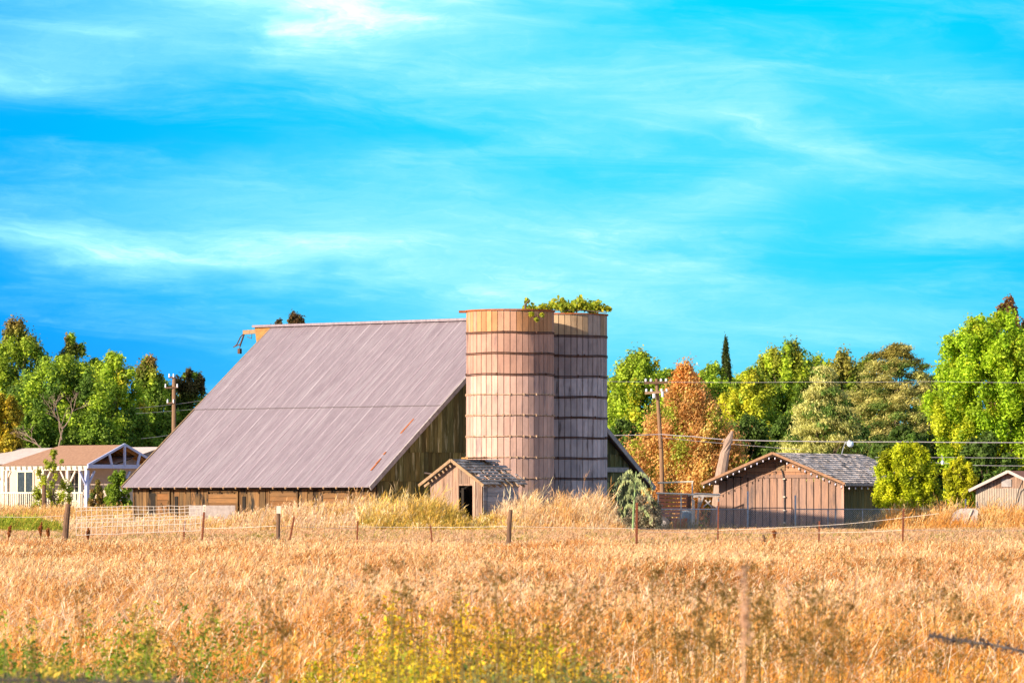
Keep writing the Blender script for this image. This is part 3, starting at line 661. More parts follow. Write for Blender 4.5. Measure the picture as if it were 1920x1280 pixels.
def tree(name, label, cat, px, top, wpx, D, cols, shape='round', z0=None, nl=70, nleaf=26000, ls=.20, lobe=.16, aniso=(.88, 1.25), tip=None, group=None, asp=.55, axis=None, trunk=.18, seed=None, depth=.75, lean=0, tipt=.72, bare=0):
    rg = np.random.default_rng(seed if seed is not None else int(px * 7 + D))
    nl = int(nl * 1.7); lobe *= .78
    x = X(px, D); gz_ = gz(x, D); Ht = Z(top, D) - gz_; Wr = wpx / 2 / F * D * 1.12; ls = ls * .92; nleaf = int(nleaf * 1.6)
    zb = (Ht * .18 if z0 is None else z0); root = empty(name, (x, D, gz_), 0, label, cat, group)
    t = rg.random(nl) ** .85; env = ENV[shape](t); an = rg.random(nl) * 2 * np.pi; rr = rg.random(nl) ** .45
    lr = Wr * lobe * rg.uniform(.65, 1.35, nl) * (.6 + .4 * env)
    ra = np.clip(env * Wr - lr * .35, 0, None) * rr
    lc = np.stack([np.cos(an) * ra + lean * t, np.sin(an) * ra * depth, zb + t * (Ht - zb) - lr * aniso[1] * .5 * (t > .5)], 1)
    per = np.maximum((lr ** 2 / (lr ** 2).sum() * nleaf).astype(int), 8); idx = np.repeat(np.arange(nl), per); n = len(idx)
    u = rg.normal(size=(n, 3)); u /= np.linalg.norm(u, axis=1, keepdims=True); rad = rg.random(n) ** .5 * rg.uniform(.7, 1.65, n) * np.where(rg.random(n) < .14, rg.uniform(1, 1.5, n), 1)
    off = u * rad[:, None] * lr[idx][:, None] * np.array([aniso[0], aniso[0], aniso[1]])
    if axis is not None: off += np.asarray(axis) * (rg.normal(size=n) * lr[idx] * .35)[:, None]
    pos = lc[idx] + off
    pos[:, 2] = np.maximum(pos[:, 2], .05)
    nrm = u + .7 * rg.normal(size=(n, 3)) + np.array([0, 0, .3])
    global rng; sv = rng; rng = rg
    v, f = leafcloud(pos, nrm, ls * rg.uniform(.6, 1.4, n), asp, None if axis is None else np.asarray(axis)); rng = sv
    ca, cb_ = np.array(cols[0]), np.array(cols[1]); mixl = rg.random(nl)[idx] * .75 + rg.random(n) * .25
    c = ca * (1 - mixl[:, None]) + cb_ * mixl[:, None]
    if len(cols) > 2: k = (rg.random(nl) < .22)[idx]; c[k] = np.array(cols[2])
    if tip is not None:
        k = np.clip((pos[:, 2] / Ht - tipt) / .15, 0, 1) * (rg.random(nl) > .3)[idx]; c = c * (1 - k[:, None]) + np.array(tip) * k[:, None]
    c = np.clip(c * rg.uniform(.6, 1.4, n)[:, None] * rg.uniform(.7, 1.3, nl)[idx][:, None], 0, .92)
    npmesh('crown', v, f, 4, np.repeat(c, 4, 0), M['leaf'], root)
    m = MB(); r0 = trunk; m.tube([(0, 0, -.1), (0.02, 0, zb * .6), (lean * .5, 0, zb + (Ht - zb) * .45), (lean * .8, 0, zb + (Ht - zb) * .8)], [r0, r0 * .8, r0 * .45, r0 * .15], 8)
    for i in rg.choice(nl, min(nl, 16 + bare), replace=False):
        q = lc[i]; zs = zb * .7 + (q[2] - zb) * .45; m.tube([(lean * .3, 0, max(zs, zb * .5)), (q[0] * .5, q[1] * .5, zs + (q[2] - zs) * .6), tuple(q)], [r0 * .3, r0 * .18, r0 * .06], 5)
    m.build('trunk', M['bark'], root); return root
GB, GM, GD = (.50, .66, .05), (.31, .47, .04), (.14, .26, .035)
YG = (.76, .70, .05)
BR = (.26, .15, .06)
lg = 'trees behind the farmhouse'
T = tree
T('tall_tree', 'dark tree with brown-tipped vertical crown at the far left edge', 'tree', 32, 602, 150, 266, (GM, GB, GD), 'dome', nl=70, nleaf=30000, lobe=.20, aniso=(.85, 1.5), tip=(.34, .27, .07), tipt=.84, group=lg)
T('tall_tree', 'tall tree with a brown forked top second from the left edge', 'tree', 135, 628, 90, 268, (GM, GB, GD), 'dome', nl=50, lobe=.26, aniso=(.85, 1.5), tip=(.34, .24, .07), tipt=.84, group=lg)
T('leafy_tree', 'broad sunlit yellow-green tree rising over the middle of the farmhouse roof', 'tree', 115, 672, 260, 252, (GB, GM, GD), 'dome', nl=150, nleaf=42000, lobe=.15, group=lg, z0=.8)
T('leafy_tree', 'bright green tree behind the farmhouse gable truss', 'tree', 210, 664, 140, 256, (GB, GM, YG), 'dome', nl=95, nleaf=28000, lobe=.2, group=lg, z0=.8)
T('tall_tree', 'slim dark tree with brown tip just left of the left utility pole', 'tree', 278, 670, 90, 262, (GM, GD, GB), 'dome', nl=60, lobe=.24, aniso=(.85, 1.5), tip=(.34, .24, .07), tipt=.84, group=lg, z0=.5)
T('dark_tree', 'dark green tree behind the left utility pole, cut by the barn roof', 'tree', 356, 696, 120, 264, (GD, GM, GM), 'dome', nl=80, lobe=.2, aniso=(.8, 1.3), tip=(.12, .10, .03), group=lg, z0=.5)
T('small_tree', 'yellow-orange leafed small tree at the far left edge', 'tree', 8, 740, 85, 244, ((.58, .42, .03), (.35, .34, .03)), 'round', nl=60, nleaf=14000, lobe=.22, group=lg, z0=.8)
T('leafy_tree', 'olive tree behind the gap between the left utility pole and the slim brown-tipped tree', 'tree', 305, 712, 90, 268, (GM, GD, GB), 'dome', nl=70, nleaf=14000, lobe=.22, group=lg, z0=.4)
T('leafy_tree', 'olive tree behind the forked-top tree and the bright tree', 'tree', 175, 672, 110, 269, (GM, GD, (.34, .28, .07)), 'dome', nl=80, nleaf=18000, lobe=.22, group=lg, z0=.4)
for i, (px, tp, wd_, D) in enumerate(((60, 775, 150, 249), (170, 770, 140, 250), (250, 770, 120, 253), (315, 765, 110, 256))):
    T('shrub', ['dark shrub behind the left half of the farmhouse porch roof', 'dark shrub behind the right half of the farmhouse porch roof', 'dark shrub between the farmhouse truss and the barn roof', 'dark shrub under the left utility pole by the barn roof'][i], 'shrub', px, tp, wd_, D, (GD, GM), 'dome', nl=70, nleaf=16000, lobe=.18, z0=.1, trunk=.08, group='dark shrubs behind the farmhouse')
T('ridge_tree', 'small tree crown peeping over the left part of the barn ridge', 'tree', 548, 588, 62, 262, ((.22, .17, .05), (.12, .10, .04)), 'round', nl=26, nleaf=4200, lobe=.30, aniso=(.8, 1.1), z0=8.6, tip=BR)
T('ridge_tree', 'low sparse twiggy crown just over the barn ridge near the hood', 'tree', 522, 600, 36, 263, ((.16, .12, .05), (.12, .10, .04)), 'round', nl=12, nleaf=900, lobe=.30, z0=9.0)
rg_ = 'trees behind the right-hand sheds'
T('leafy_tree', 'bright green tree just right of the rear silo', 'tree', 1200, 662, 165, 242, (GB, GM, YG), 'dome', nl=150, nleaf=46000, lobe=.22, aniso=(.8, 1.3), group=rg_, z0=.6)
T('autumn_tree', 'broad orange-leaved tree behind the right utility pole', 'tree', 1283, 688, 262, 218, ((.92, .54, .16), (.84, .44, .17), (.44, .52, .07)), 'broad', nl=110, nleaf=44000, ls=.15, lobe=.185, aniso=(.8, 1.4), axis=(.4, 0, 1), group=rg_, z0=.5, tip=(.82, .36, .08), tipt=.80)
T('leafy_tree', 'green tree between the orange tree and the cypress', 'tree', 1335, 684, 140, 246, (GM, GB, GD), 'dome', nl=90, nleaf=22000, lobe=.18, aniso=(.8, 1.4), group=rg_, z0=.5)
T('cypress', 'slim dark column-shaped cypress rising above the right-hand trees', 'tree', 1361, 634, 44, 250, ((.11, .15, .03), (.05, .08, .02)), 'spire', nl=110, nleaf=20000, ls=.13, lobe=.30, aniso=(.7, 2.2), z0=2.5, asp=.35, axis=(0, 0, 1))
T('leafy_tree', 'yellow-green tree right of the cypress base', 'tree', 1405, 695, 150, 238, (GB, YG, GM), 'dome', nl=110, nleaf=28000, lobe=.17, aniso=(.85, 1.2), group=rg_, z0=.5)
T('tall_tree', 'tall many-topped green tree right of the cypress', 'tree', 1475, 644, 190, 247, (GM, GD, GB), 'dome', nl=140, nleaf=38000, lobe=.17, aniso=(.75, 1.6), group=rg_, z0=.5, tip=(.40, .44, .05))
T('conifer', 'pale grey-green drooping conifer behind the reddish-brown shed roof', 'tree', 1545, 690, 215, 214, ((.82, .78, .28), (.56, .62, .18), (.18, .32, .06)), 'cone', nl=190, nleaf=52000, ls=.17, lobe=.12, aniso=(1.5, .55), axis=(.25, -.1, -.8), asp=.3, z0=.6)
T('tall_tree', 'pointed olive tree between the many-topped tree and the broad conifer', 'tree', 1585, 658, 150, 246, (GM, (.26, .28, .05), GD), 'dome', nl=100, nleaf=26000, lobe=.2, aniso=(.75, 1.7), group=rg_, z0=.5, tip=(.46, .44, .08))
T('conifer', 'broad domed conifer with olive and grey-green sprays left of the big right tree', 'tree', 1682, 646, 200, 232, ((.72, .64, .22), (.46, .50, .13), (.17, .26, .05)), 'dome', nl=250, nleaf=62000, ls=.16, lobe=.11, aniso=(1.5, .7), axis=(.8, 0, .45), asp=.35, z0=.5, tip=(.30, .26, .05), tipt=.8)
T('big_tree', 'big bright green broadleaf tree at the right edge', 'tree', 1872, 588, 245, 204, ((.48, .68, .03), (.32, .52, .025), (.66, .76, .04)), 'round', nl=260, nleaf=72000, ls=.17, lobe=.13, z0=1.6, trunk=.3)
T('eucalyptus', 'tall sparse brown-tipped tree rising behind the big right tree', 'tree', 1892, 556, 80, 252, (BR, (.34, .19, .08)), 'dome', nl=60, nleaf=9000, lobe=.22, aniso=(.6, 1.6), z0=6)
T('leafy_tree', 'mid-green tree half hidden behind the rear silo edge', 'tree', 1158, 705, 110, 256, (GM, GB, GD), 'dome', nl=80, nleaf=16000, lobe=.2, group=rg_, z0=.4)
T('leafy_tree', 'mid-green tree directly behind the cypress', 'tree', 1366, 698, 130, 262, (GM, GB, GD), 'dome', nl=90, nleaf=18000, lobe=.2, group=rg_, z0=.4)
T('leafy_tree', 'mid-green tree behind the top of the drooping conifer', 'tree', 1535, 668, 130, 259, (GM, GB, GD), 'dome', nl=90, nleaf=18000, lobe=.2, group=rg_, z0=.4)
T('leafy_tree', 'low mid-green tree behind the right edge of the domed conifer', 'tree', 1740, 715, 120, 258, (GM, (.44, .46, .07), GD), 'dome', nl=80, nleaf=16000, lobe=.2, group=rg_, z0=.4)
T('leafy_tree', 'mid-green tree filling the gap behind the top of the right utility pole', 'tree', 1262, 690, 130, 249, (GM, GB, GD), 'dome', nl=90, nleaf=20000, lobe=.18, aniso=(.8, 1.4), group=rg_, z0=.5)
T('leafy_tree', 'mid-green tree filling the gap left of the big right tree', 'tree', 1765, 745, 120, 236, (GM, GD, GB), 'dome', nl=90, nleaf=20000, lobe=.18, group=rg_, z0=.5)
T('leafy_tree', 'green tree filling the gap between yellow-green and many-topped trees', 'tree', 1440, 668, 130, 252, (GM, GD, GB), 'dome', nl=90, nleaf=20000, lobe=.18, aniso=(.8, 1.5), group=rg_, z0=.5)
T('leafy_tree', 'olive tree peeping between the drooping and the domed conifer', 'tree', 1628, 672, 130, 250, (GM, (.40, .40, .07), GD), 'dome', nl=90, nleaf=20000, lobe=.18, aniso=(.8, 1.3), group=rg_, z0=.5)
for i, (px, tp, wd_, D) in enumerate(((1165, 790, 120, 236), (1240, 830, 90, 228), (1320, 790, 120, 234), (1400, 780, 140, 230), (1480, 780, 130, 236), (1590, 790, 160, 228), (1690, 800, 140, 222), (1770, 790, 130, 218), (1850, 815, 130, 200), (1925, 800, 120, 206))):
    lab = ['behind the right slope of the barn gable', 'behind the foot of the right utility pole', 'behind the pale pipe frames', 'behind the left eave of the reddish-brown shed', 'behind the apex of the reddish-brown shed', 'behind the middle of the shingled roof', 'behind the yard lamp', 'between the round bush and the slender young tree', 'behind the slender young tree, left of the corrugated shed', 'behind the corrugated shed roof at the right edge'][i]
    T('shrub', 'dark green shrub ' + lab, 'shrub', px, tp, wd_, D, (GD, (.09, .15, .03)), 'dome', nl=70, nleaf=15000, lobe=.18, z0=.1, trunk=.08, group='dark shrubs behind the sheds')
T('bush', 'round bright yellow-green bush covering the shed corner', 'bush', 1700, 832, 118, 176.5, ((.66, .70, .02), (.40, .52, .02)), 'round', nl=120, nleaf=30000, ls=.13, lobe=.17, z0=.3, trunk=.08)
T('young_tree', 'slender yellow-green young tree between round bush and corrugated shed', 'tree', 1798, 858, 64, 181, ((.66, .66, .03), (.42, .50, .02)), 'round', nl=55, nleaf=9000, ls=.14, lobe=.22, z0=.5, trunk=.05)
T('young_tree', 'slender young tree with open branches in front of the farmhouse porch', 'tree', 100, 838, 80, 214, ((.60, .64, .05), (.24, .34, .04)), 'spire', nl=22, nleaf=2600, ls=.13, lobe=.19, z0=.4, trunk=.06, bare=10)
T('shrub', 'bronze-tinged shrub at the corner of the farmhouse porch', 'shrub', 183, 900, 40, 217, ((.25, .26, .05), (.42, .25, .08), (.10, .18, .03)), 'spire', nl=40, nleaf=5500, ls=.11, lobe=.24, z0=.05, trunk=.04)
T('shrub', 'bright green shrub against the left end of the barn', 'shrub', 222, 880, 46, 196, ((.32, .46, .03), (.14, .26, .03)), 'round', nl=45, nleaf=7000, ls=.12, lobe=.25, z0=.05, trunk=.04)
# vine on the silos
vn = empty('vine', (c2_.x, c2_.y, c2_.z + 7.8), 0, 'green leafy vine spilling over the tops of both silos', 'vine')
sp = []
for px, py, r_ in ((996, 592, .05), (1006, 597, .045), (1016, 592, .05), (986, 578, .10), (988, 568, .06), (1000, 578, .13), (1018, 576, .14), (1035, 573, .14), (1050, 572, .20), (1062, 574, .20), (1078, 577, .17), (1092, 574, .19), (1104, 578, .15), (1118, 578, .16), (1130, 582, .09), (1140, 582, .08), (1025, 582, .1), (1070, 582, .15), (1110, 584, .12)):
    D = 157.25 if py > 590 else 162.8 if px < 1040 else 162.2; py += random.uniform(-5, 2)
    r_ *= 1.15; p = at(px, py, D) - vn.location; n = int(150 * r_ / .15)
    u = rng.normal(size=(n, 3)); u /= np.linalg.norm(u, axis=1, keepdims=True); sp.append(np.array(p) + u * (rng.random((n, 1)) ** .6) * r_ * rng.uniform(.5, 1.5, (n, 1)) * np.array([1.2, 1.6, 1]))
sp = np.concatenate(sp); v, f = leafcloud(sp, rng.normal(size=sp.shape) + [0, -.5, .5], rng.uniform(.08, .20, len(sp)), .7)
cc = np.array(GM) * .9 + (np.array(YG) - np.array(GM)) * rng.random((len(sp), 1)) * .8
npmesh('leaves', v, f, 4, np.repeat(cc, 4, 0), M['leaf'], vn)
m = MB(); q = lambda px, py, D: tuple(at(px, py, D) - vn.location)
m.tube([q(1138, 586, 162), q(1100, 582, 162), q(1060, 582, 162), q(1030, 582, 162.5), q(985, 583, 162.5)], .02, 5)
m.tube([q(985, 583, 162.5), q(985, 572, 162.5), q(989, 566, 162.5), q(992, 563, 162.5)], [.03, .05, .03, .02], 5)
for k in range(7): m.tube([q(990 + k * 3, 584, 157.38), q(986 + k * 4, 590 + k, 157.34), q(1000 + k * 3.5, 592 + k * 1.1, 157.36)], .008, 4)
m.build('stems', M['bark'], vn)
# dead branches on the left
dt = empty('dead_tree', (X(112, 243), 243, 0), 0, 'bare pinkish dead branches in front of the trees above the farmhouse roof', 'dead tree')
m = MB(); M['deadwood'] = wmat('dead_wood', c3(.38, .28, .22), c3(.26, .19, .15), vec=(4, 4, 1), nscale=4)
def dead(p, d, l, r, k):
    e = p + d * l; mid = p + d * l * .5 + Vector((random.uniform(-1, 1), 0, random.uniform(-1, 1))) * l * .08; r *= .7; m.tube([p, mid, e], [r, r * .8, r * .55], 5); r /= .7
    if k:
        for _ in range(3): dead(p.lerp(e, random.uniform(.45, 1)), (d + Vector((random.uniform(-1, 1), random.uniform(-.4, .4), random.uniform(-.6, .8))) * .9).normalized(), l * .62, r * .55, k - 1)
dead(Vector((0, 0, 0)), Vector((0, 0, 1)), 3.4, .09, 0); dead(Vector((0, 0, 3.0)), Vector((.1, 0, 1)).normalized(), 2.0, .07, 4); dead(Vector((-.3, 0, 3.0)), Vector((-.6, 0, .7)).normalized(), 1.7, .05, 3)
m.build('branches', M['deadwood'], dt)

# ------------------------------------------------------------------ grass
STRAW = np.array([[.80, .50, .31], [.70, .39, .19], [.58, .30, .11], [.85, .60, .42]])
def grass(name, label, pts, h, wdt, cols, head=1.0, lean=.25, parent=None, cat=None, kind='stuff', blades=1, bend=.4, material='grass'):
    """curved stems with seed heads; pts Nx2, h N, cols Nx3"""
    n = len(pts); z = hgt(pts[:, 0], pts[:, 1]); base = np.stack([pts[:, 0], pts[:, 1], z], 1)
    an = rng.random(n) * 2 * np.pi; l = lean * rng.random(n) * h; wd = np.array([1, .3])       # slight wind to the right
    dx = np.cos(an) * l + .12 * h; dy = np.sin(an) * l
    mid = base + np.stack([dx * .35, dy * .35, h * .6], 1); tip = base + np.stack([dx * (1 + bend), dy * (1 + bend), h * (1 - .25 * bend * rng.random(n))], 1)
    fa = rng.random(n) * np.pi * .7 - np.pi * .35; s = np.stack([np.cos(fa), np.sin(fa), np.zeros(n)], 1) * wdt[:, None] * .5
    v = np.stack([base - s, base + s, mid + s * .8, mid - s * .8, tip + s * .45, tip - s * .45], 1).reshape(-1, 3)
    o6 = np.arange(n)[:, None] * 6; f = np.concatenate([o6 + [0, 1, 2, 3], o6 + [3, 2, 4, 5]], 1).ravel(); c = np.repeat(cols * .92, 6, 0)
    if head:
        d = tip - mid; d /= np.linalg.norm(d, axis=1, keepdims=True); hv, hf, hc = [], [], []
        b0 = len(v)
        for k in range(3):
            side = rng.normal(size=(n, 3)) * .35; dd = d + side + [0, 0, -.25 * k]; dd /= np.linalg.norm(dd, axis=1, keepdims=True)
            st = tip - d * (h * .05 * k)[:, None]; ln = (h * .13 * head * rng.uniform(.6, 1.3, n))[:, None]; sw = s * (1.7 if k == 0 else 1.2)
            q = np.stack([st, st + dd * ln * .5 + sw * .8, st + dd * ln, st + dd * ln * .5 - sw * .8], 1).reshape(-1, 3)
            hv.append(q); hf.append((np.arange(n * 4) + b0)); b0 += n * 4; hc.append(np.repeat(np.clip(cols * 1.12, 0, .95), 4, 0))
        v = np.concatenate([v] + hv); f = np.concatenate([f] + hf); c = np.concatenate([c] + hc)
    o = npmesh(name, v, f, 4, c, M[material], parent)
    if label: tag(o, label, cat or 'grass', None, kind)
    return o
def scatter(n, d0, d1, pxa, pxb, p=1.0, margin=0):
    D = (d0 ** (p + 1) + rng.random(n) * (d1 ** (p + 1) - d0 ** (p + 1))) ** (1 / (p + 1)); px = rng.uniform(pxa - margin, pxb + margin, n)
    return np.stack([(px - 960) / F * D, D], 1)
def pick(n, pal, pts=None, s=3.0, jit=.18):
    pal = np.asarray(pal); k = (rng.random(n) if pts is None else np.clip(fbm(pts[:, 0], pts[:, 1], s) * 1.7 - .35 + .3 * rng.normal(size=n), 0, .999)) * (len(pal) - 1)
    i = np.clip(k.astype(int), 0, len(pal) - 2); fr = (k - i)[:, None]; c = pal[i] * (1 - fr) + pal[i + 1] * fr
    return np.clip(c * rng.uniform(1 - jit, 1 + jit, (n, 1)), 0, .92)
# main field of ripe grass
pts = scatter(720000, 21, 116, -250, 2170, .75)
n = len(pts); h = (.30 + .38 * fbm(pts[:, 0], pts[:, 1] * .6, 1.6)) * rng.uniform(.6, 1.2, n) * (1 - .45 * ss(pts[:, 1], 105, 116)); wdt = .0028 + .00007 * pts[:, 1]
near = ss(pts[:, 1], 62, 30)[:, None]
fc = pick(n, [[.50, .25, .08], [.72, .42, .22], [.88, .62, .46], [.84, .58, .42]], pts, 3.5, .45)
fc = fc * (1 - near) + pick(n, [[.74, .38, .07], [.60, .28, .05], [.90, .60, .26]], pts, 1.5, .45) * near
dk_ = (fbm(pts[:, 0] + 50, pts[:, 1] * .45, 1.6) > .62); fc[dk_] *= [.68, .60, .42]
lo_ = rng.random(n) < .12; fc[lo_] *= [.55, .42, .26]
hi_ = rng.random(n) < .12; fc[hi_] = np.array([.92, .74, .60]); fc *= [1.12, .97, .74]; fc = np.clip(fc, 0, .93)
grass('field_grass', 'ripe straw-coloured grass filling the whole field in the foreground', pts, h, wdt, fc, .85, .5, bend=.55)
pts2 = scatter(2600, 22, 60, -150, 2070, .6); n2_ = len(pts2)
grass('long_stalks', 'sparse pale arching stalks standing out above the orange field grass', pts2, rng.uniform(.5, .85, n2_), np.full(n2_, .006), pick(n2_, [[.92, .74, .58], [.86, .60, .40]]), .9, .8, bend=.6)
# mown slope
pts = scatter(110000, 112, 150, -250, 2170, .3); n = len(pts)
c = pick(n, [[.80, .52, .32], [.68, .38, .16], [.85, .62, .44], [.42, .34, .07]], pts, 1.3)
grass('cut_grass', 'short pale mown grass strip along the old fence line', pts, rng.uniform(.07, .17, n), np.full(n, .02), c, .8, 1.4, bend=.5)
# belts of taller grass before the buildings
def belt(name, label, prof, d0, d1, n, pal, wd_=.014, head=1.3, lean=.35, jag=.5, rag=.35):
    pa, pb = prof[0][0], prof[-1][0]; pts = scatter(n, d0, d1, pa, pb, .2); D = pts[:, 1]; px = pts[:, 0] / D * F + 960
    yt = np.interp(px, [p[0] for p in prof], [p[1] for p in prof]); zt = CZ + (HZ - yt) / F * D - hgt(pts[:, 0], D)
    fr = ss(D, d0, d0 + (d1 - d0) * .45); nz = fbm(pts[:, 0], D * .3 + 9, jag)
    hh = zt * (.30 + .70 * fr) * (1 - rag + rag * 1.9 * nz) * rng.uniform(.22, 1.0, n) * np.where(rng.random(n) < .06, 1.25, 1.0) * 1.08
    k = hh > .04; gate = fbm(pts[:, 0], D, .9) + .25 * rng.random(len(D)) > .42; k &= gate; pts, hh = pts[k], hh[k]
    return grass(name, label, pts, hh, np.full(len(pts), wd_) * rng.uniform(.6, 1.3, len(pts)), pick(len(pts), pal, pts, 1.0, .35), head, lean, bend=.35)
STR = [[.60, .33, .10], [.78, .50, .26], [.85, .62, .42]]
belt('tall_grass', 'dry golden grass growing along the low wall of the barn', [(-60, 982), (120, 972), (240, 969), (430, 969), (480, 957), (560, 950), (640, 942), (700, 939)], 148, 156, 24000, [[.45, .30, .06], [.74, .44, .17], [.86, .58, .36], [.90, .68, .50]])
belt('tall_grass', 'low green grass patch in front of the farmhouse', [(-60, 969), (60, 970), (105, 979), (122, 992)], 144.5, 149, 6000, [[.16, .26, .02], [.30, .38, .03], [.50, .40, .06]])
belt('tall_grass', 'tall dry grass standing between the farmhouse and the left fence', [(-60, 947), (60, 953), (150, 951), (250, 955)], 188, 200, 14000, [[.46, .30, .07], [.70, .40, .14], [.84, .56, .28]])
belt('tall_weeds', 'tall olive-gold seeding weeds in front of the barn gable and little shed', [(670, 957), (710, 937), (760, 947), (800, 945), (840, 957), (870, 971), (892, 975), (910, 973), (960, 969), (1000, 982)], 147, 153, 17000, [[.34, .28, .05], [.58, .40, .07], [.76, .46, .09], [.62, .50, .20], [.88, .68, .42]], wd_=.016, head=1.9, jag=.35, rag=.5)
belt('tall_grass', 'pale feathery dry grass at the foot of both silos', [(915, 975), (935, 952), (985, 935), (1010, 957), (1050, 937), (1090, 942), (1115, 935), (1140, 962), (1175, 985)], 147.5, 156.5, 11000, [[.66, .36, .10], [.86, .56, .30], [.92, .70, .50]], head=1.8, jag=.3, rag=.55)
belt('tall_grass', 'orange dry grass in front of the corrugated shed', [(1640, 982), (1665, 962), (1720, 957), (1765, 945), (1790, 957), (1835, 960), (1850, 952), (1900, 960), (2060, 952)], 164, 173, 20000, [[.55, .24, .04], [.78, .40, .10], [.90, .62, .32]], jag=.5, rag=.5)
belt('grass_tufts', 'grey dry tufts along the chain-link fence', [(1225, 975), (1290, 969), (1330, 982), (1420, 985), (1550, 982), (1610, 965), (1700, 972)], 168, 173.5, 3500, [[.25, .21, .12], [.44, .34, .20], [.80, .54, .30]], jag=.4, rag=.6)
pts = scatter(3500, 126, 146, -50, 1970, .2); pts = pts[fbm(pts[:, 0], pts[:, 1], 1.3) > .5]; n = len(pts)
grass('grass_tufts', 'low green tufts on the mown strip', pts, rng.uniform(.05, .18, n), np.full(n, .03), pick(n, [[.18, .24, .03], [.30, .32, .04], [.40, .36, .05]]), .5, .8)
# brambly grey weeds beside silo
T('weed_clump', 'grey-green weed clump right of the tall drooping weed', 'plant', 1210, 925, 70, 149, ((.30, .31, .20), (.50, .40, .28), (.12, .15, .08)), 'dome', nl=60, nleaf=6000, ls=.08, lobe=.2, z0=.02, trunk=.02)
# tall drooping fennel-like weed
fn = empty('drooping_weed', (X(1186, 147.5), 147.5, gz(4, 147.5)), 0, 'tall pale-green weed with drooping feathery leaves beside the barn corner', 'plant')
m = MB(); m.tube([(0, 0, 0), (.03, 0, .8), (.09, 0, 1.6), (.12, 0, 2.05)], [.035, .03, .02, .012], 6); m.build('stem', wmat('green_stem', c3(.28, .42, .18), c3(.2, .32, .12)), fn)
lp_, ln_, la_ = [], [], []
for k in range(15):
    a = k * 2.4; z0_ = (.7 + k * .1) if k < 5 else 1.35 + (k - 5) * .06; rr = random.uniform(.5, .85) if k >= 5 else random.choice((0, .55, .7))
    for q in np.linspace(.1, 1, 26):
        cx, cy = math.cos(a) * rr * q, math.sin(a) * rr * q; cz = z0_ + .30 * math.sin(q * 2.4) - .50 * q * q
        for _ in range(2 if rr else 0): lp_.append((cx + .06 + random.gauss(0, .025), cy + random.gauss(0, .03), cz - abs(random.gauss(0, .09)) * q)); ln_.append((math.cos(a + 1.5) + random.gauss(0, .5), math.sin(a + 1.5), random.gauss(0, .4)))
lp_ = np.array(lp_); v, f = leafcloud(lp_, np.array(ln_), rng.uniform(.08, .2, len(lp_)), .18, np.tile([0, 0, -1.0], (len(lp_), 1)))
cc = np.array([.42, .54, .20]) + rng.random((len(lp_), 1)) * np.array([.25, .22, .22]); npmesh('leaves', v, f, 4, np.repeat(cc, 4, 0), M['leaf'], fn)

# rusty dock plants
DOCK = 'rusty dock plants standing in the grass'
def dock(px, py, D, hgt_px, lab, lean=0):
    x = X(px, D); root = empty('dock_plant', (x, D, gz(x, D)), 0, lab, 'plant', DOCK)
    topz = Z(py, D) - root.location.z; m = MB(); pts = [(0, 0, 0), (lean * .5, 0, topz * .5), (lean, 0, topz)]; m.tube(pts, [.012, .01, .004], 5)
    tips = [(Vector(pts[1]), Vector(pts[2]))]
    for k in range(5):
        t = random.uniform(.35, .75); b = Vector(pts[1]).lerp(Vector(pts[2]), (t - .3)); wd3 = .13 if hgt_px else .05; e = b + Vector((random.uniform(-wd3, wd3), random.uniform(-.1, .1), topz * .25)); m.tube([b, e], .006, 4); tips.append((b, e))
    m.build('stem', M['steelpost'], root); P = []
    for a, b in tips:
        n = 220; t = rng.random(n) ** .8; P.append(np.array(a) + (np.array(b) - np.array(a)) * t[:, None] + rng.normal(size=(n, 3)) * (.022 if hgt_px else .013))
    P = np.concatenate(P); v, f = leafcloud(P, rng.normal(size=P.shape), rng.uniform(.02, .05, len(P)), .8)
    cc = np.array([.30, .10, .03]) + rng.random((len(P), 1)) * np.array([.22, .10, .03]); npmesh('seeds', v, f, 4, np.repeat(cc, 4, 0), M['leaf'], root)
dock(12, 985, 128, 0, 'leaning rusty dock plant at the far left edge of the field', .15)
dock(75, 978, 128, 0, 'rusty dock plant left of the thick leaning fence post', .06)
dock(92, 990, 126, 0, 'thin rusty dock stalk right beside the thick leaning fence post')
dock(166, 990, 126, 0, 'rusty dock plant below the woven wire panel')
dock(1036, 1048, 82, 1, 'largest rusty dock plant, alone in mid field below the silos')
dock(1452, 994, 132, 0, 'small rusty dock plant next to the grey stump')

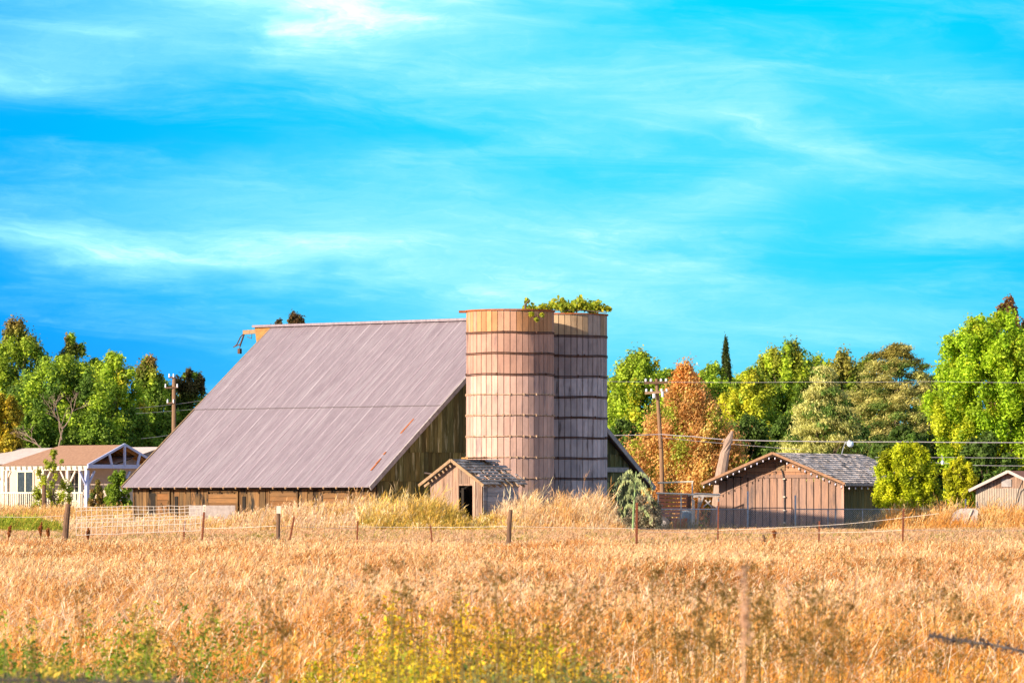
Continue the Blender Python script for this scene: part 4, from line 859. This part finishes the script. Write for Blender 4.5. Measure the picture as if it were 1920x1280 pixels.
# foreground leafy weeds
def leafweed(name, label, cat, pts, hs, cols, lsz, nper=40, stem=(.35, .30, .10), kind='stuff'):
    P, C = [], []; n = len(pts); z = hgt(pts[:, 0], pts[:, 1])
    t = rng.random((n, nper)) ** .6; an = rng.random((n, 1)) * 6.28; k = np.repeat(pick(n, cols)[:, None], nper, 1)
    x = pts[:, :1] + np.cos(an) * .12 * t * hs[:, None] + rng.normal(size=(n, nper)) * .045 * (1.3 - t * .8); y = pts[:, 1:] + np.sin(an) * .12 * t + rng.normal(size=(n, nper)) * .045
    P = np.stack([x, y, z[:, None] + t * hs[:, None]], -1).reshape(-1, 3); C = (k * rng.uniform(.7, 1.3, (n, nper, 1))).reshape(-1, 3)
    v, f = leafcloud(P, rng.normal(size=P.shape) + [0, -.3, .6], lsz * rng.uniform(.5, 1.5, len(P)), .5)
    # stems as slim quads
    b = np.stack([pts[:, 0], pts[:, 1], z], 1); tp = b + np.stack([np.cos(an[:, 0]) * .12 * hs, np.sin(an[:, 0]) * .12, hs], 1); s = np.array([.003, 0, 0])
    sv = np.stack([b - s, b + s, tp + s * .5, tp - s * .5], 1).reshape(-1, 3); f2 = np.arange(len(sv)) + len(v)
    o = npmesh(name, np.concatenate([v, sv]), np.concatenate([f, f2]), 4, np.concatenate([np.repeat(C, 4, 0), np.tile(stem, (len(sv), 1))]), M['leaf']); tag(o, label, cat, None, kind)
def patch(n, pxa, pxb, d0, d1): return scatter(n, d0, d1, pxa, pxb, .5)
p = patch(1500, 480, 1160, 20, 30); px = p[:, 0] / p[:, 1] * F + 960
hs = (.45 + .40 * ss(px, 480, 760) * ss(-px, -1180, -950)) * rng.uniform(.35, 1.1, len(p)) * (.45 + 1.1 * fbm(p[:, 0] * 4, p[:, 1], 1.0))
leafweed('yellow_weeds', 'yellow-green leafy weeds along the bottom centre of the field', 'weeds', p, hs, [[.92, .56, .03], [.90, .50, .02], [.84, .66, .03], [.26, .36, .02], [.92, .70, .05]], .032, 60)
p = np.concatenate([patch(420, -60, 290, 20, 26), patch(90, 250, 520, 20, 26)])
leafweed('green_weeds', 'bright green leafy weeds at the bottom left corner', 'weeds', p, rng.uniform(.45, .95, len(p)) * (.55 + fbm(p[:, 0] * 4, p[:, 1], 1.0)), [[.12, .25, .02], [.28, .36, .03], [.74, .50, .08]], .026, 120)
p = patch(280, 560, 680, 18.5, 22)
leafweed('green_weeds', 'dark green leafy clump at the bottom centre left', 'weeds', p, rng.uniform(.5, .80, len(p)), [[.12, .28, .02], [.30, .44, .02]], .035, 50)
p = patch(420, 880, 1140, 16, 21)
leafweed('olive_weeds', 'blurred grey-green leafy weeds right of the bottom centre', 'weeds', p, rng.uniform(.6, .98, len(p)), [[.20, .24, .06], [.34, .32, .12], [.14, .22, .04]], .03, 50)
# blurred taller weed stems with dark seed heads (close to the camera)
def tallstems(name, label, specs, col, sz):
    P, S = [], MB(); 
    for (px, py, D) in specs:
        x = X(px, D); z0 = gz(x, D); tz = Z(py, D); lx = random.uniform(-.05, .05)
        S.tube([(x - lx * 2, D, z0), (x - lx, D, (z0 + tz) / 2), (x, D, tz)], [.0022, .002, .001], 4, tone=tuple(c * 1.6 for c in col))
        for k in range(random.randint(6, 12)):
            zz = tz - random.random() ** 1.4 * .26; q = np.array([x + random.uniform(-.07, .07) * (tz - zz + .05) / .2, D, zz]); n = random.randint(3, 13); P.append(q + rng.normal(size=(n, 3)) * [.013, .010, .018])
    P = np.concatenate(P); v, f = leafcloud(P, rng.normal(size=P.shape), sz * rng.uniform(.6, 1.4, len(P)), .6)
    nv = len(v); sv = np.array(S.v); sf = np.array([q for q in S.f if len(q) == 4]).ravel() + nv
    o = npmesh(name, np.concatenate([v, sv]), np.concatenate([f, sf]), 4, np.concatenate([np.tile(np.array(col), (nv, 1)) * rng.uniform(.7, 1.3, (nv, 1)), np.tile(np.array(col) * 1.2, (len(sv), 1))]), M['leaf']); tag(o, label, 'weeds', None, 'stuff')
specs = [(random.gauss(1120, 260), random.uniform(1040, 1200), random.uniform(13, 24)) for _ in range(110)] + [(random.uniform(1200, 1900), random.uniform(1040, 1230), random.uniform(13, 24)) for _ in range(60)] + [(random.uniform(0, 900), random.uniform(1080, 1230), random.uniform(14, 24)) for _ in range(40)]
tallstems('seeding_weeds', 'scattered olive-brown seeding weed stalks close to the camera', specs, (.22, .14, .03), .013)
specs = [(random.uniform(1300, 1365), random.uniform(1005, 1150), random.uniform(12, 15)) for _ in range(5)] + [(random.uniform(1480, 1570), random.uniform(1080, 1180), random.uniform(12, 15)) for _ in range(5)]
tallstems('seeding_weeds', 'cluster of dark seeding stalks in front of the reddish-brown shed field', specs, (.20, .13, .03), .013)
def stalk(px0, px1, py, D, r, lab, col):
    x0, x1 = X(px0, D), X(px1, D); z0 = gz(x0, D); tz = Z(py, D); root = empty('dry_stalk', (x0, D, z0), 0, lab, 'dry stalk')
    m = MB(); m.tube([(0, 0, 0), ((x1 - x0) * .5, 0, (tz - z0) * .55), (x1 - x0, 0, tz - z0)], [r, r * .8, r * .35], 6); m.build('stem', wmat('pale_stalk', col, tuple(q * .8 for q in col[:3]) + (1,), bump=0), root)
    n = 160; t = rng.random(n) ** .8; L_ = .16; P = np.stack([(x1 - x0) - .15 * t * 0 + rng.normal(size=n) * .006, rng.normal(size=n) * .006, tz - z0 - t * L_], 1)
    v, f = leafcloud(P, rng.normal(size=P.shape), rng.uniform(.006, .016, n), .6); npmesh('seed_head', v, f, 4, np.tile(col[:3], (len(v), 1)), M['leaf'], root)
stalk(1385, 1395, 1060, 9, .004, 'pale blurred dry stalk in the lower right field', c3(.75, .50, .33))
sg_ = empty('snag', (X(1346, 187), 187, gz(8.7, 187)), 0, 'short pale leaning dead trunk behind the left eave of the reddish-brown shed', 'dead trunk')
m = MB(); f_ = lambda px, py: (X(px, 187) - X(1346, 187), 0, Z(py, 187) - sg_.location.z)
m.tube([(-.1, 0, 0), f_(1352, 890), f_(1359, 850), f_(1366, 826), f_(1373, 808)], [.30, .25, .20, .17, .05], 9); m.tube([f_(1362, 840), f_(1358, 822)], [.09, .05], 6); m.build('trunk', M['deadwood'], sg_)

# ------------------------------------------------------------------ fences
PG = 'old fence posts along the field edge'
def fpost(px0, py0, px1, py1, D, r, kind, lab, cap=False):
    """from foot pixel (px0,py0) to top (px1,py1)"""
    x0 = X(px0, D); z0 = gz(x0, D); p1 = at(px1, py1, D); root = empty('fence_post', (x0, D, z0), 0, lab, 'fence post', PG)
    e = p1 - root.location; m = MB()
    if kind == 'wood':
        pts = [(0, 0, -.1), tuple(e * .35 + Vector((.01, 0, 0))), tuple(e * .7 - Vector((.008, 0, 0))), tuple(e)]; m.tube(pts, [r * 1.1, r * 1.04, r, r * .85], 9)
        m.build('post_body', M['post'], root)
    else:
        m.beam((0, 0, -.1), tuple(e), r * 1.7, .012); m.beam((0, .012, -.1), (e.x, e.y + .012, e.z), .012, r * 1.6, up=(1, 0, 0))
        nst = int(e.length / .06)
        for k in range(2, nst): q = e * (k / nst); m.box(q.x - r * .5, q.x + r * .5, -.022, -.008, q.z - .012, q.z + .012)
        m.build('post_body', M['steelpost'], root)
    if cap: m = MB(); q = e * .86; m.beam(tuple(q + Vector((0, -.004, 0))), tuple(e * 1.01 + Vector((0, -.004, 0))), r * 2.15, r * 2.1 if kind == 'wood' else .03); m.build('white_tip', M['white'], root)
    if cap == 'wood': pass
    return root
fpost(119, 1026, 129, 944, 124, .085, 'wood', 'thick rusty-brown wooden post leaning right at the far left')
fpost(343, 1022, 347, 975, 127, .03, 'steel', 'thin rusty steel post behind the right end of the wire panel')
fpost(377, 1022, 384, 947, 124, .035, 'steel', 'thin rusty steel post with white tip beside the wire panel', True)
fpost(521, 1028, 523, 949, 121, .055, 'wood', 'upright dark wooden post with pale tip in front of the barn', True)
fpost(536, 1034, 552, 968, 119, .03, 'steel', 'thin steel post leaning sharply right, beside the pale-tipped post')
fpost(669, 1018, 671, 976, 125, .028, 'steel', 'short thin steel post below the corner of the barn eave')
fpost(814, 1018, 807, 984, 125, .026, 'steel', 'short thin steel post leaning left below the small shed')
fpost(951, 1022, 958, 955, 124, .065, 'wood', 'broken grey wooden post leaning right below the silos')
fpost(1193, 1024, 1194, 942, 124, .04, 'steel', 'upright rusty steel post in front of the drooping weed')
fpost(1345, 1014, 1347, 940, 127, .026, 'steel', 'faint thin rusty post left of the reddish-brown shed')
fpost(1534, 1014, 1536, 976, 127, .026, 'steel', 'faint thin rusty post in front of the shed right corner')
fpost(1690, 1034, 1694, 953, 121, .032, 'steel', 'rightmost rusty steel post, tall, below the round bush')
sx = X(1430, 121); st = empty('stump', (sx, 121, gz(sx, 121)), 0, 'short gnarled grey stump in the field edge', 'stump')
m = MB(); m.tube([(0, 0, -.1), (.02, 0, .2), (-.02, 0, .38), (.03, .02, .5), (.01, 0, .60)], [.08, .06, .065, .05, .03], 9); m.tube([(0, 0, .3), (.07, 0, .42)], [.035, .02], 6); m.build('stump_body', M['post'], st)
bp = empty('wooden_post', (X(83, 205), 205, 0), 0, 'brown wooden post in front of the farmhouse porch', 'post'); m = MB(); m.tube([(0, 0, 0), (0, 0, 1), (0, 0, Z(909, 205))], [.10, .10, .095], 9); m.build('post_body', M['post'], bp)
def wirething(name, lab, cat, lines, r, mat='wire', barbs=False, group=None):
    p0 = Vector(lines[0][0]); root = empty(name, p0, 0, lab, cat, group)
    for k, ln in enumerate(lines):
        m = MB(); pts = [Vector(q) - p0 for q in ln]; full = []
        for a, b in zip(pts[:-1], pts[1:]):
            for i in range(6): t = i / 6; q = a.lerp(b, t); q.z -= .02 * math.sin(t * math.pi) * (b - a).length * .15; full.append(q)
        full.append(pts[-1]); m.tube(full, r, 5)
        if barbs:
            for a, b in zip(full[:-1], full[1:]):
                L_ = (b - a).length; q = a.lerp(b, .5)
                for _ in range(2): d = Vector((random.uniform(-1, 1), random.uniform(-.4, .4), random.uniform(-1, 1))).normalized() * .022; m.tube([q - d, q + d], r * .7, 4)
        m.build('strand', M[mat], root)
wirething('fence_wire', 'pale fence wires strung between the thin posts below the silos', 'wire', [[at(636, 986, 125), at(808, 988, 125), at(955, 986, 124), at(1193, 990, 124), at(1345, 992, 127)], [at(384, 990, 124), at(521, 985, 121), at(670, 990, 125)]], .005)
wirething('fence_wire', 'pale wires rising to the right in front of the reddish-brown shed', 'wire', [[at(1345, 993, 127), at(1470, 988, 125), at(1580, 982, 124), at(1692, 970, 121), at(1760, 962, 120)], [at(1193, 996, 124), at(1534, 998, 127), at(1692, 993, 121), at(1930, 994, 124)], [at(-10, 968, 124), at(60, 969, 124), at(125, 966, 124)]], .005)
# woven wire panel
wp = empty('wire_panel', at(143, 1004, 124), 0, 'leaning section of pale woven wire mesh left of the barn door', 'wire panel')
m = MB(); o0 = wp.location
rows = [(950, 948), (957, 953), (968, 959), (974, 966), (981, 972), (989, 981), (1003, 994)]
for ya, yb in rows:
    pts = [at(143 + (376 - 143) * k / 12, ya + (yb - ya) * k / 12 + random.uniform(-1, 1), 124) - o0 for k in range(13)]; m.tube(pts, .008, 4)
for k in range(25):
    px = 143 + k * 9.7; t = k / 24; m.tube([at(px, 950 - 2 * t, 124) - o0, at(px + 1, 975 - 6 * t, 124) - o0, at(px + random.uniform(-1, 1), 1003 - 8 * t, 124) - o0], .006, 4)
m.build('mesh', M['wire'], wp)
wb = empty('white_panel', (X(398, 155.5), 155.5, 0), R(4), 'dull white board standing in the grass in front of the barn wall', 'board')
m = MB(); zt = Z(947, 155.5) - wb.location.z; m.box(-.81, .81, 0, .05, 0, zt); m.build('board', M['concrete'], wb)
m = MB(); m.box(-.70, -.62, .05, .12, 0, zt - .05); m.box(.6, .68, .05, .12, 0, zt - .05); m.build('batten', M['post'], wb)
# chain link fence
cD2 = 174; gx0 = X(1232, cD2); g0 = gz(X(1500, cD2), cD2)
cf = empty('chain_link_fence', (X(1232, cD2), cD2, g0), 0, 'grey chain-link fence with gate in front of the reddish-brown shed', 'fence')
lx = lambda px: X(px, cD2) - X(1232, cD2); zt = Z(954, cD2) - g0
m = MB()
for a, b, mt in ((1232, 1345, 0), (1345, 1402, 1), (1492, 1690, 1), (1690, 1830, 1)): m.tube([(lx(a), 0, zt), (lx(b), 0, zt)], .022, 6, tone=1.7 if mt == 0 else .8)
m.build('top_rail', M['galv'], cf)
for px, py, r_ in ((1234, 950, .03), (1276, 955, .02), (1345, 948, .035), (1402, 920, .035), (1491, 928, .035), (1552, 955, .02), (1566, 955, .02), (1617, 953, .02), (1678, 953, .025), (1740, 953, .025), (1795, 942, .03), (1810, 935, .03), (1832, 940, .03)):
    m = MB(); m.tube([(lx(px), .03, -.05), (lx(px), .03, Z(py, cD2) - g0)], r_, 7, tone=1.3); m.build('post', M['galv'], cf)
m = MB(); m.tube([(lx(1406), 0, .08), (lx(1406), 0, zt), (lx(1408), 0, zt + .05), (lx(1484), 0, zt + .05), (lx(1487), 0, zt), (lx(1487), 0, .08), (lx(1406), 0, .08)], .02, 6, tone=.35); m.build('gate_frame', M['galv'], cf)
def clink(a, b, nm):
    m = MB(); x0_, x1_ = lx(a), lx(b); s_ = .085; x = x0_ - zt
    while x < x1_:
        for sg in (0, 1):
            xa, xb = (x, x + zt); za, zb = (.02, zt) if sg == 0 else (zt, .02)
            pa, pb = Vector((xa, -.0 + .004 * sg, za)), Vector((xb, .0 + .004 * sg, zb))
            if pb.x <= x0_ or pa.x >= x1_: continue
            if pa.x < x0_: pa = pa.lerp(pb, (x0_ - pa.x) / (pb.x - pa.x))
            if pb.x > x1_: pb = pa.lerp(pb, (x1_ - pa.x) / (pb.x - pa.x))
            m.beam(pa, pb, .004, .007, 1.2)
        x += s_
    m.build('mesh', M['galv'], cf)
clink(1234, 1345, 'm'); clink(1347, 1830, 'm')
# yard clutter between barn and shed
pf = empty('pipe_frame', (X(1234, 180), 180, gz(6, 180)), 0, 'pale pipe rail frame above the dark red trailer', 'frame'); z_ = lambda py: Z(py, 180) - pf.location.z; l8 = lambda px: X(px, 180) - X(1234, 180)
m = MB(); m.tube([(l8(1233), 0, z_(905)), (l8(1300), 0, z_(902.5))], .035, 7); m.build('rail', M['white'], pf)
m = MB(); m.tube([(l8(1230), -.1, z_(924)), (l8(1290), -.1, z_(926)), (l8(1300), -.1, z_(928))], .035, 7); m.build('rail', M['wire'], pf)
m = MB(); m.tube([(l8(1290), 0, z_(929)), (l8(1305), 0, z_(925)), (l8(1350), 0, z_(927))], .035, 7); m.build('rail', M['wire'], pf)
for px, pt in ((1298, 903), (1277, 927), (1234, 924), (1347, 934), (1301, 936)):
    m = MB(); m.tube([(l8(px), .0, 0), (l8(px), .0, z_(pt))], .03, 7); m.build('upright', M['wire'], pf)
tr = empty('trailer', (X(1235, 186), 186, gz(6, 186)), R(-8), 'dark red rusty slatted trailer box beside the pipe frame', 'trailer')
m = MB(); hh = Z(926, 186) - tr.location.z
m.box(0, 1.2, 0, 1.6, .35, .5)
for k in range(6): m.box(0, 1.2, -.02, .02, .55 + k * (hh - .55) / 6, .55 + (k + .8) * (hh - .55) / 6, rt(.7, 1.3))
m.box(0, .05, 0, 1.6, .5, hh); m.box(1.15, 1.2, .03, 1.6, .5, hh); m.build('box_body', M['reddark'], tr)
for q in (.2, .9):
    m = MB(); m.tube([(q - .0, -.12, .28), (q, .0, .28)], .27, 16); wl = m.build('wheel', M['darkwire'], tr); m = MB(); m.tube([(q, -.13, .28), (q, -.1, .28)], .13, 12); m.build('rim', M['trim'], wl)
br_ = empty('barrel', (X(1291, 184), 184, gz(7, 184)), 0, 'blue-grey barrel behind the pipe rails', 'barrel')
m = MB(); hb_ = Z(937, 184); m.tube([(0, 0, 0), (0, 0, .3), (0, 0, .31), (0, 0, .6), (0, 0, .61), (0, 0, .95)], [.27, .27, .285, .27, .285, .27], 16); m.build('drum', wmat('blue_drum', c3(.16, .24, .34), c3(.24, .30, .36)), br_); m = MB(); m.tube([(0, 0, .95), (0, 0, .98)], .28, 16); m.build('rim', M['galv'], br_)
ch = empty('wood_frame', (X(1305, 182), 182, gz(7, 182)), 0, 'grey timber frame leaning beside the left shed corner', 'frame')
l9 = lambda px: X(px, 182) - X(1305, 182); z9 = lambda py: Z(py, 182) - ch.location.z
m = MB(); m.beam((l9(1298), 0, z9(930)), (l9(1350), 0, z9(928)), .08, .10); m.beam((l9(1306), 0, 0), (l9(1311), 0, z9(930)), .08, .08); m.beam((l9(1311), -.1, z9(950)), (l9(1318), -.1, z9(930)), .06, .08)
m.beam((l9(1318), -.05, z9(950)), (l9(1332), -.05, z9(938)), .04, .05, 1.6); m.beam((l9(1334), -.08, z9(950)), (l9(1322), -.08, z9(937)), .04, .05, 1.6); m.build('timbers', M['trim'], ch)
ob = empty('crate', (X(1275, 175.5), 175.5, gz(6.6, 175.5)), R(10), 'bright orange plastic crate behind the chain-link fence', 'crate')
m = MB(); q = Z(972, 175.5) - ob.location.z
for k in range(4): m.box(-.22, -.01, -.2, -.18, .03 + k * q / 4, .03 + (k + .8) * q / 4); m.box(.01, .22, -.2, -.18, .03 + k * q / 4, .03 + (k + .8) * q / 4)
m.box(-.24, -.22, -.2, .2, 0, q + .03); m.box(.22, .24, -.2, .2, 0, q + .03); m.box(-.22, .22, .18, .2, 0, q); m.box(-.22, .22, -.18, .18, 0.01, .04); m.build('crate_body', M['orange'], ob)
tb = empty('metal_box', (X(1806, 167), 167, gz(16, 167)), R(-6), 'pale rounded metal tank with rusty brown end, lying in orange grass', 'metal tank')
m = MB(); zt2 = Z(953, 165) - tb.location.z; prof = [(-.5, 0), (-.5, zt2 * .55), (-.38, zt2 * .85), (-.1, zt2), (.45, zt2), (.55, zt2 * .9), (.45, 0)]
for (a, b) in zip(prof, prof[1:] + prof[:1]): m.quad([(a[0], 0, a[1]), (b[0], 0, b[1]), (b[0], .9, b[1]), (a[0], .9, a[1])])
m.quad([(p[0], 0, p[1]) for p in prof]); m.quad([(p[0], .9, p[1]) for p in prof][::-1]); m.build('shell', M['concrete'], tb)
m = MB(); m.box(-.44, .0, -.02, -.003, .1, zt2 * .55); m.build('rusty_panel', M['rust'], tb)
m = MB(); m.beam((.1, -.04, zt2 * .45), (.32, -.04, zt2 * .97), .03, .05); m.build('brace', M['white'], tb)

# ------------------------------------------------------------------ utility poles and wires
up = empty('utility_pole', (X(1243, 205), 205, gz(7, 205)), 0, 'tall reddish wooden utility pole with double crossarm in front of the orange tree', 'utility pole', 'utility poles')
zz = lambda py: Z(py, 205) - up.location.z; xx2 = lambda px: X(px, 205) - X(1243, 205)
m = MB(); m.tube([(0, 0, 0), (xx2(1240), 0, zz(850)), (xx2(1231), 0, zz(710))], [.12, .10, .075], 10); m.build('shaft', M['pole'], up)
for (pa, ya, pb, yb, mt) in ((1208, 718, 1252, 717, 'post'), (1209, 737, 1253, 734, 'goldtrim')):
    m = MB(); m.beam((xx2(pa), -.12, zz(ya)), (xx2(pb), -.12, zz(yb)), .09, .11); arm = m.build('crossarm', M[mt], up)
    for k in range(5):
        if k == 2: continue
        px = pa + 3 + (pb - pa - 6) * k / 4; m = MB(); m.tube([(xx2(px), -.12, zz(ya) + .05), (xx2(px), -.12, zz(ya) + .09), (xx2(px), -.12, zz(ya) + .20)], [.03, .06, .045], 7); m.build('insulator', M['ceramic'], arm)
m = MB(); m.tube([(xx2(1226), -.2, zz(738)), (xx2(1226), -.2, zz(746))], .07, 8); m.tube([(xx2(1242), -.2, zz(734)), (xx2(1242), -.2, zz(744))], .06, 8); m.build('transformer_fuse', M['ceramic'], up)
up2 = empty('utility_pole', (X(326, 240), 240, 0), 0, 'utility pole with thin crossarms among the left trees', 'utility pole', 'utility poles')
z2 = lambda py: Z(py, 240); x2 = lambda px: X(px, 240) - X(326, 240)
m = MB(); m.tube([(0, 0, 0), (0, 0, z2(706))], [.15, .10], 9); m.build('shaft', M['pole'], up2)
for (pa, ya, pb) in ((309, 727, 334), (313, 756, 327), (316, 708, 327)):
    m = MB(); m.beam((x2(pa), -.1, z2(ya)), (x2(pb), -.1, z2(ya - 1)), .07, .08); arm = m.build('crossarm', M['post'], up2)
    for px in (pa + 1.5, pb - 1.5): m = MB(); m.tube([(x2(px), -.1, z2(ya) + .02), (x2(px), -.1, z2(ya) + .22)], [.05, .035], 7); m.build('insulator', M['ceramic'], arm)
wirething('power_line', 'thick twisted cable sagging from the right pole over the shed', 'power line', [[at(1150, 816, 204), at(1241, 814, 204), at(1300, 818, 200), at(1360, 824, 198), at(1500, 827, 196), at(1700, 828, 194), at(1960, 829, 192)]], .018, 'cable')
wirething('power_line', 'thin faint wire high across the right-hand trees', 'power line', [[at(1100, 714, 205), at(1232, 716, 205), at(1500, 716, 203), at(1750, 715, 202), at(1960, 717, 200)]], .008, 'cable')
wirething('power_line', 'pair of thin wires running above the corrugated shed', 'power line', [[at(1640, 857, 190), at(1780, 857, 189), at(1960, 858, 188)], [at(1690, 862, 191), at(1830, 872, 190), at(1960, 873, 189)]], .010, 'cable')
wirething('power_line', 'thin double wire below the thick cable by the orange tree', 'power line', [[at(1240, 820, 204), at(1380, 833, 203), at(1500, 842, 202)]], .008, 'cable')
wirething('power_line', 'faint wires crossing the dark trees right of the farmhouse', 'power line', [[at(255, 765, 239), at(326, 758, 240), at(420, 745, 241)], [at(255, 775, 239), at(326, 770, 240), at(420, 762, 241)], [at(265, 822, 238), at(330, 814, 239)]], .008, 'cable')
ins = empty('hanging_insulator', at(1767, 857, 189), 0, 'pale blue insulator hanging from the thin wires between round bush and corrugated shed', 'insulator')
m = MB(); m.tube([(-.05, 0, .1), (0, 0, 0), (0, 0, -.15)], .02, 6); m.build('hanger', M['cable'], ins); m = MB(); m.tube([(0, 0, -.14), (0, 0, -.2), (0, 0, -.3)], [.03, .08, .05], 8); m.build('body', M['lampglass'], ins)
# near barbed wire
wirething('barbed_wire', 'dark barbed wire crossing the lower right foreground', 'barbed wire', [[at(1740, 1190, 17), at(1800, 1200, 17), at(1860, 1207, 16.8), at(1960, 1228, 16.5)]], .005, 'darkwire', True)
wirething('barbed_wire', 'dark barbed wire along the bottom left edge', 'barbed wire', [[at(-40, 1270, 9), at(120, 1276, 9), at(300, 1278, 9), at(520, 1292, 9)]], .003, 'darkwire', True)
tw = empty('dark_twigs', at(1795, 1290, 9), 0, 'dark bare twigs at the bottom right corner', 'twigs')
m = MB(); m.tube([(-.01, 0, -.5), (0, 0, -.02), (.02, 0, .03), (.05, 0, -.06)], .003, 5); m.tube([(.05, 0, -.06), (.07, 0, .02), (.11, 0, -.01), (.14, 0, -.06)], .003, 5); m.build('twig', M['darkwire'], tw)
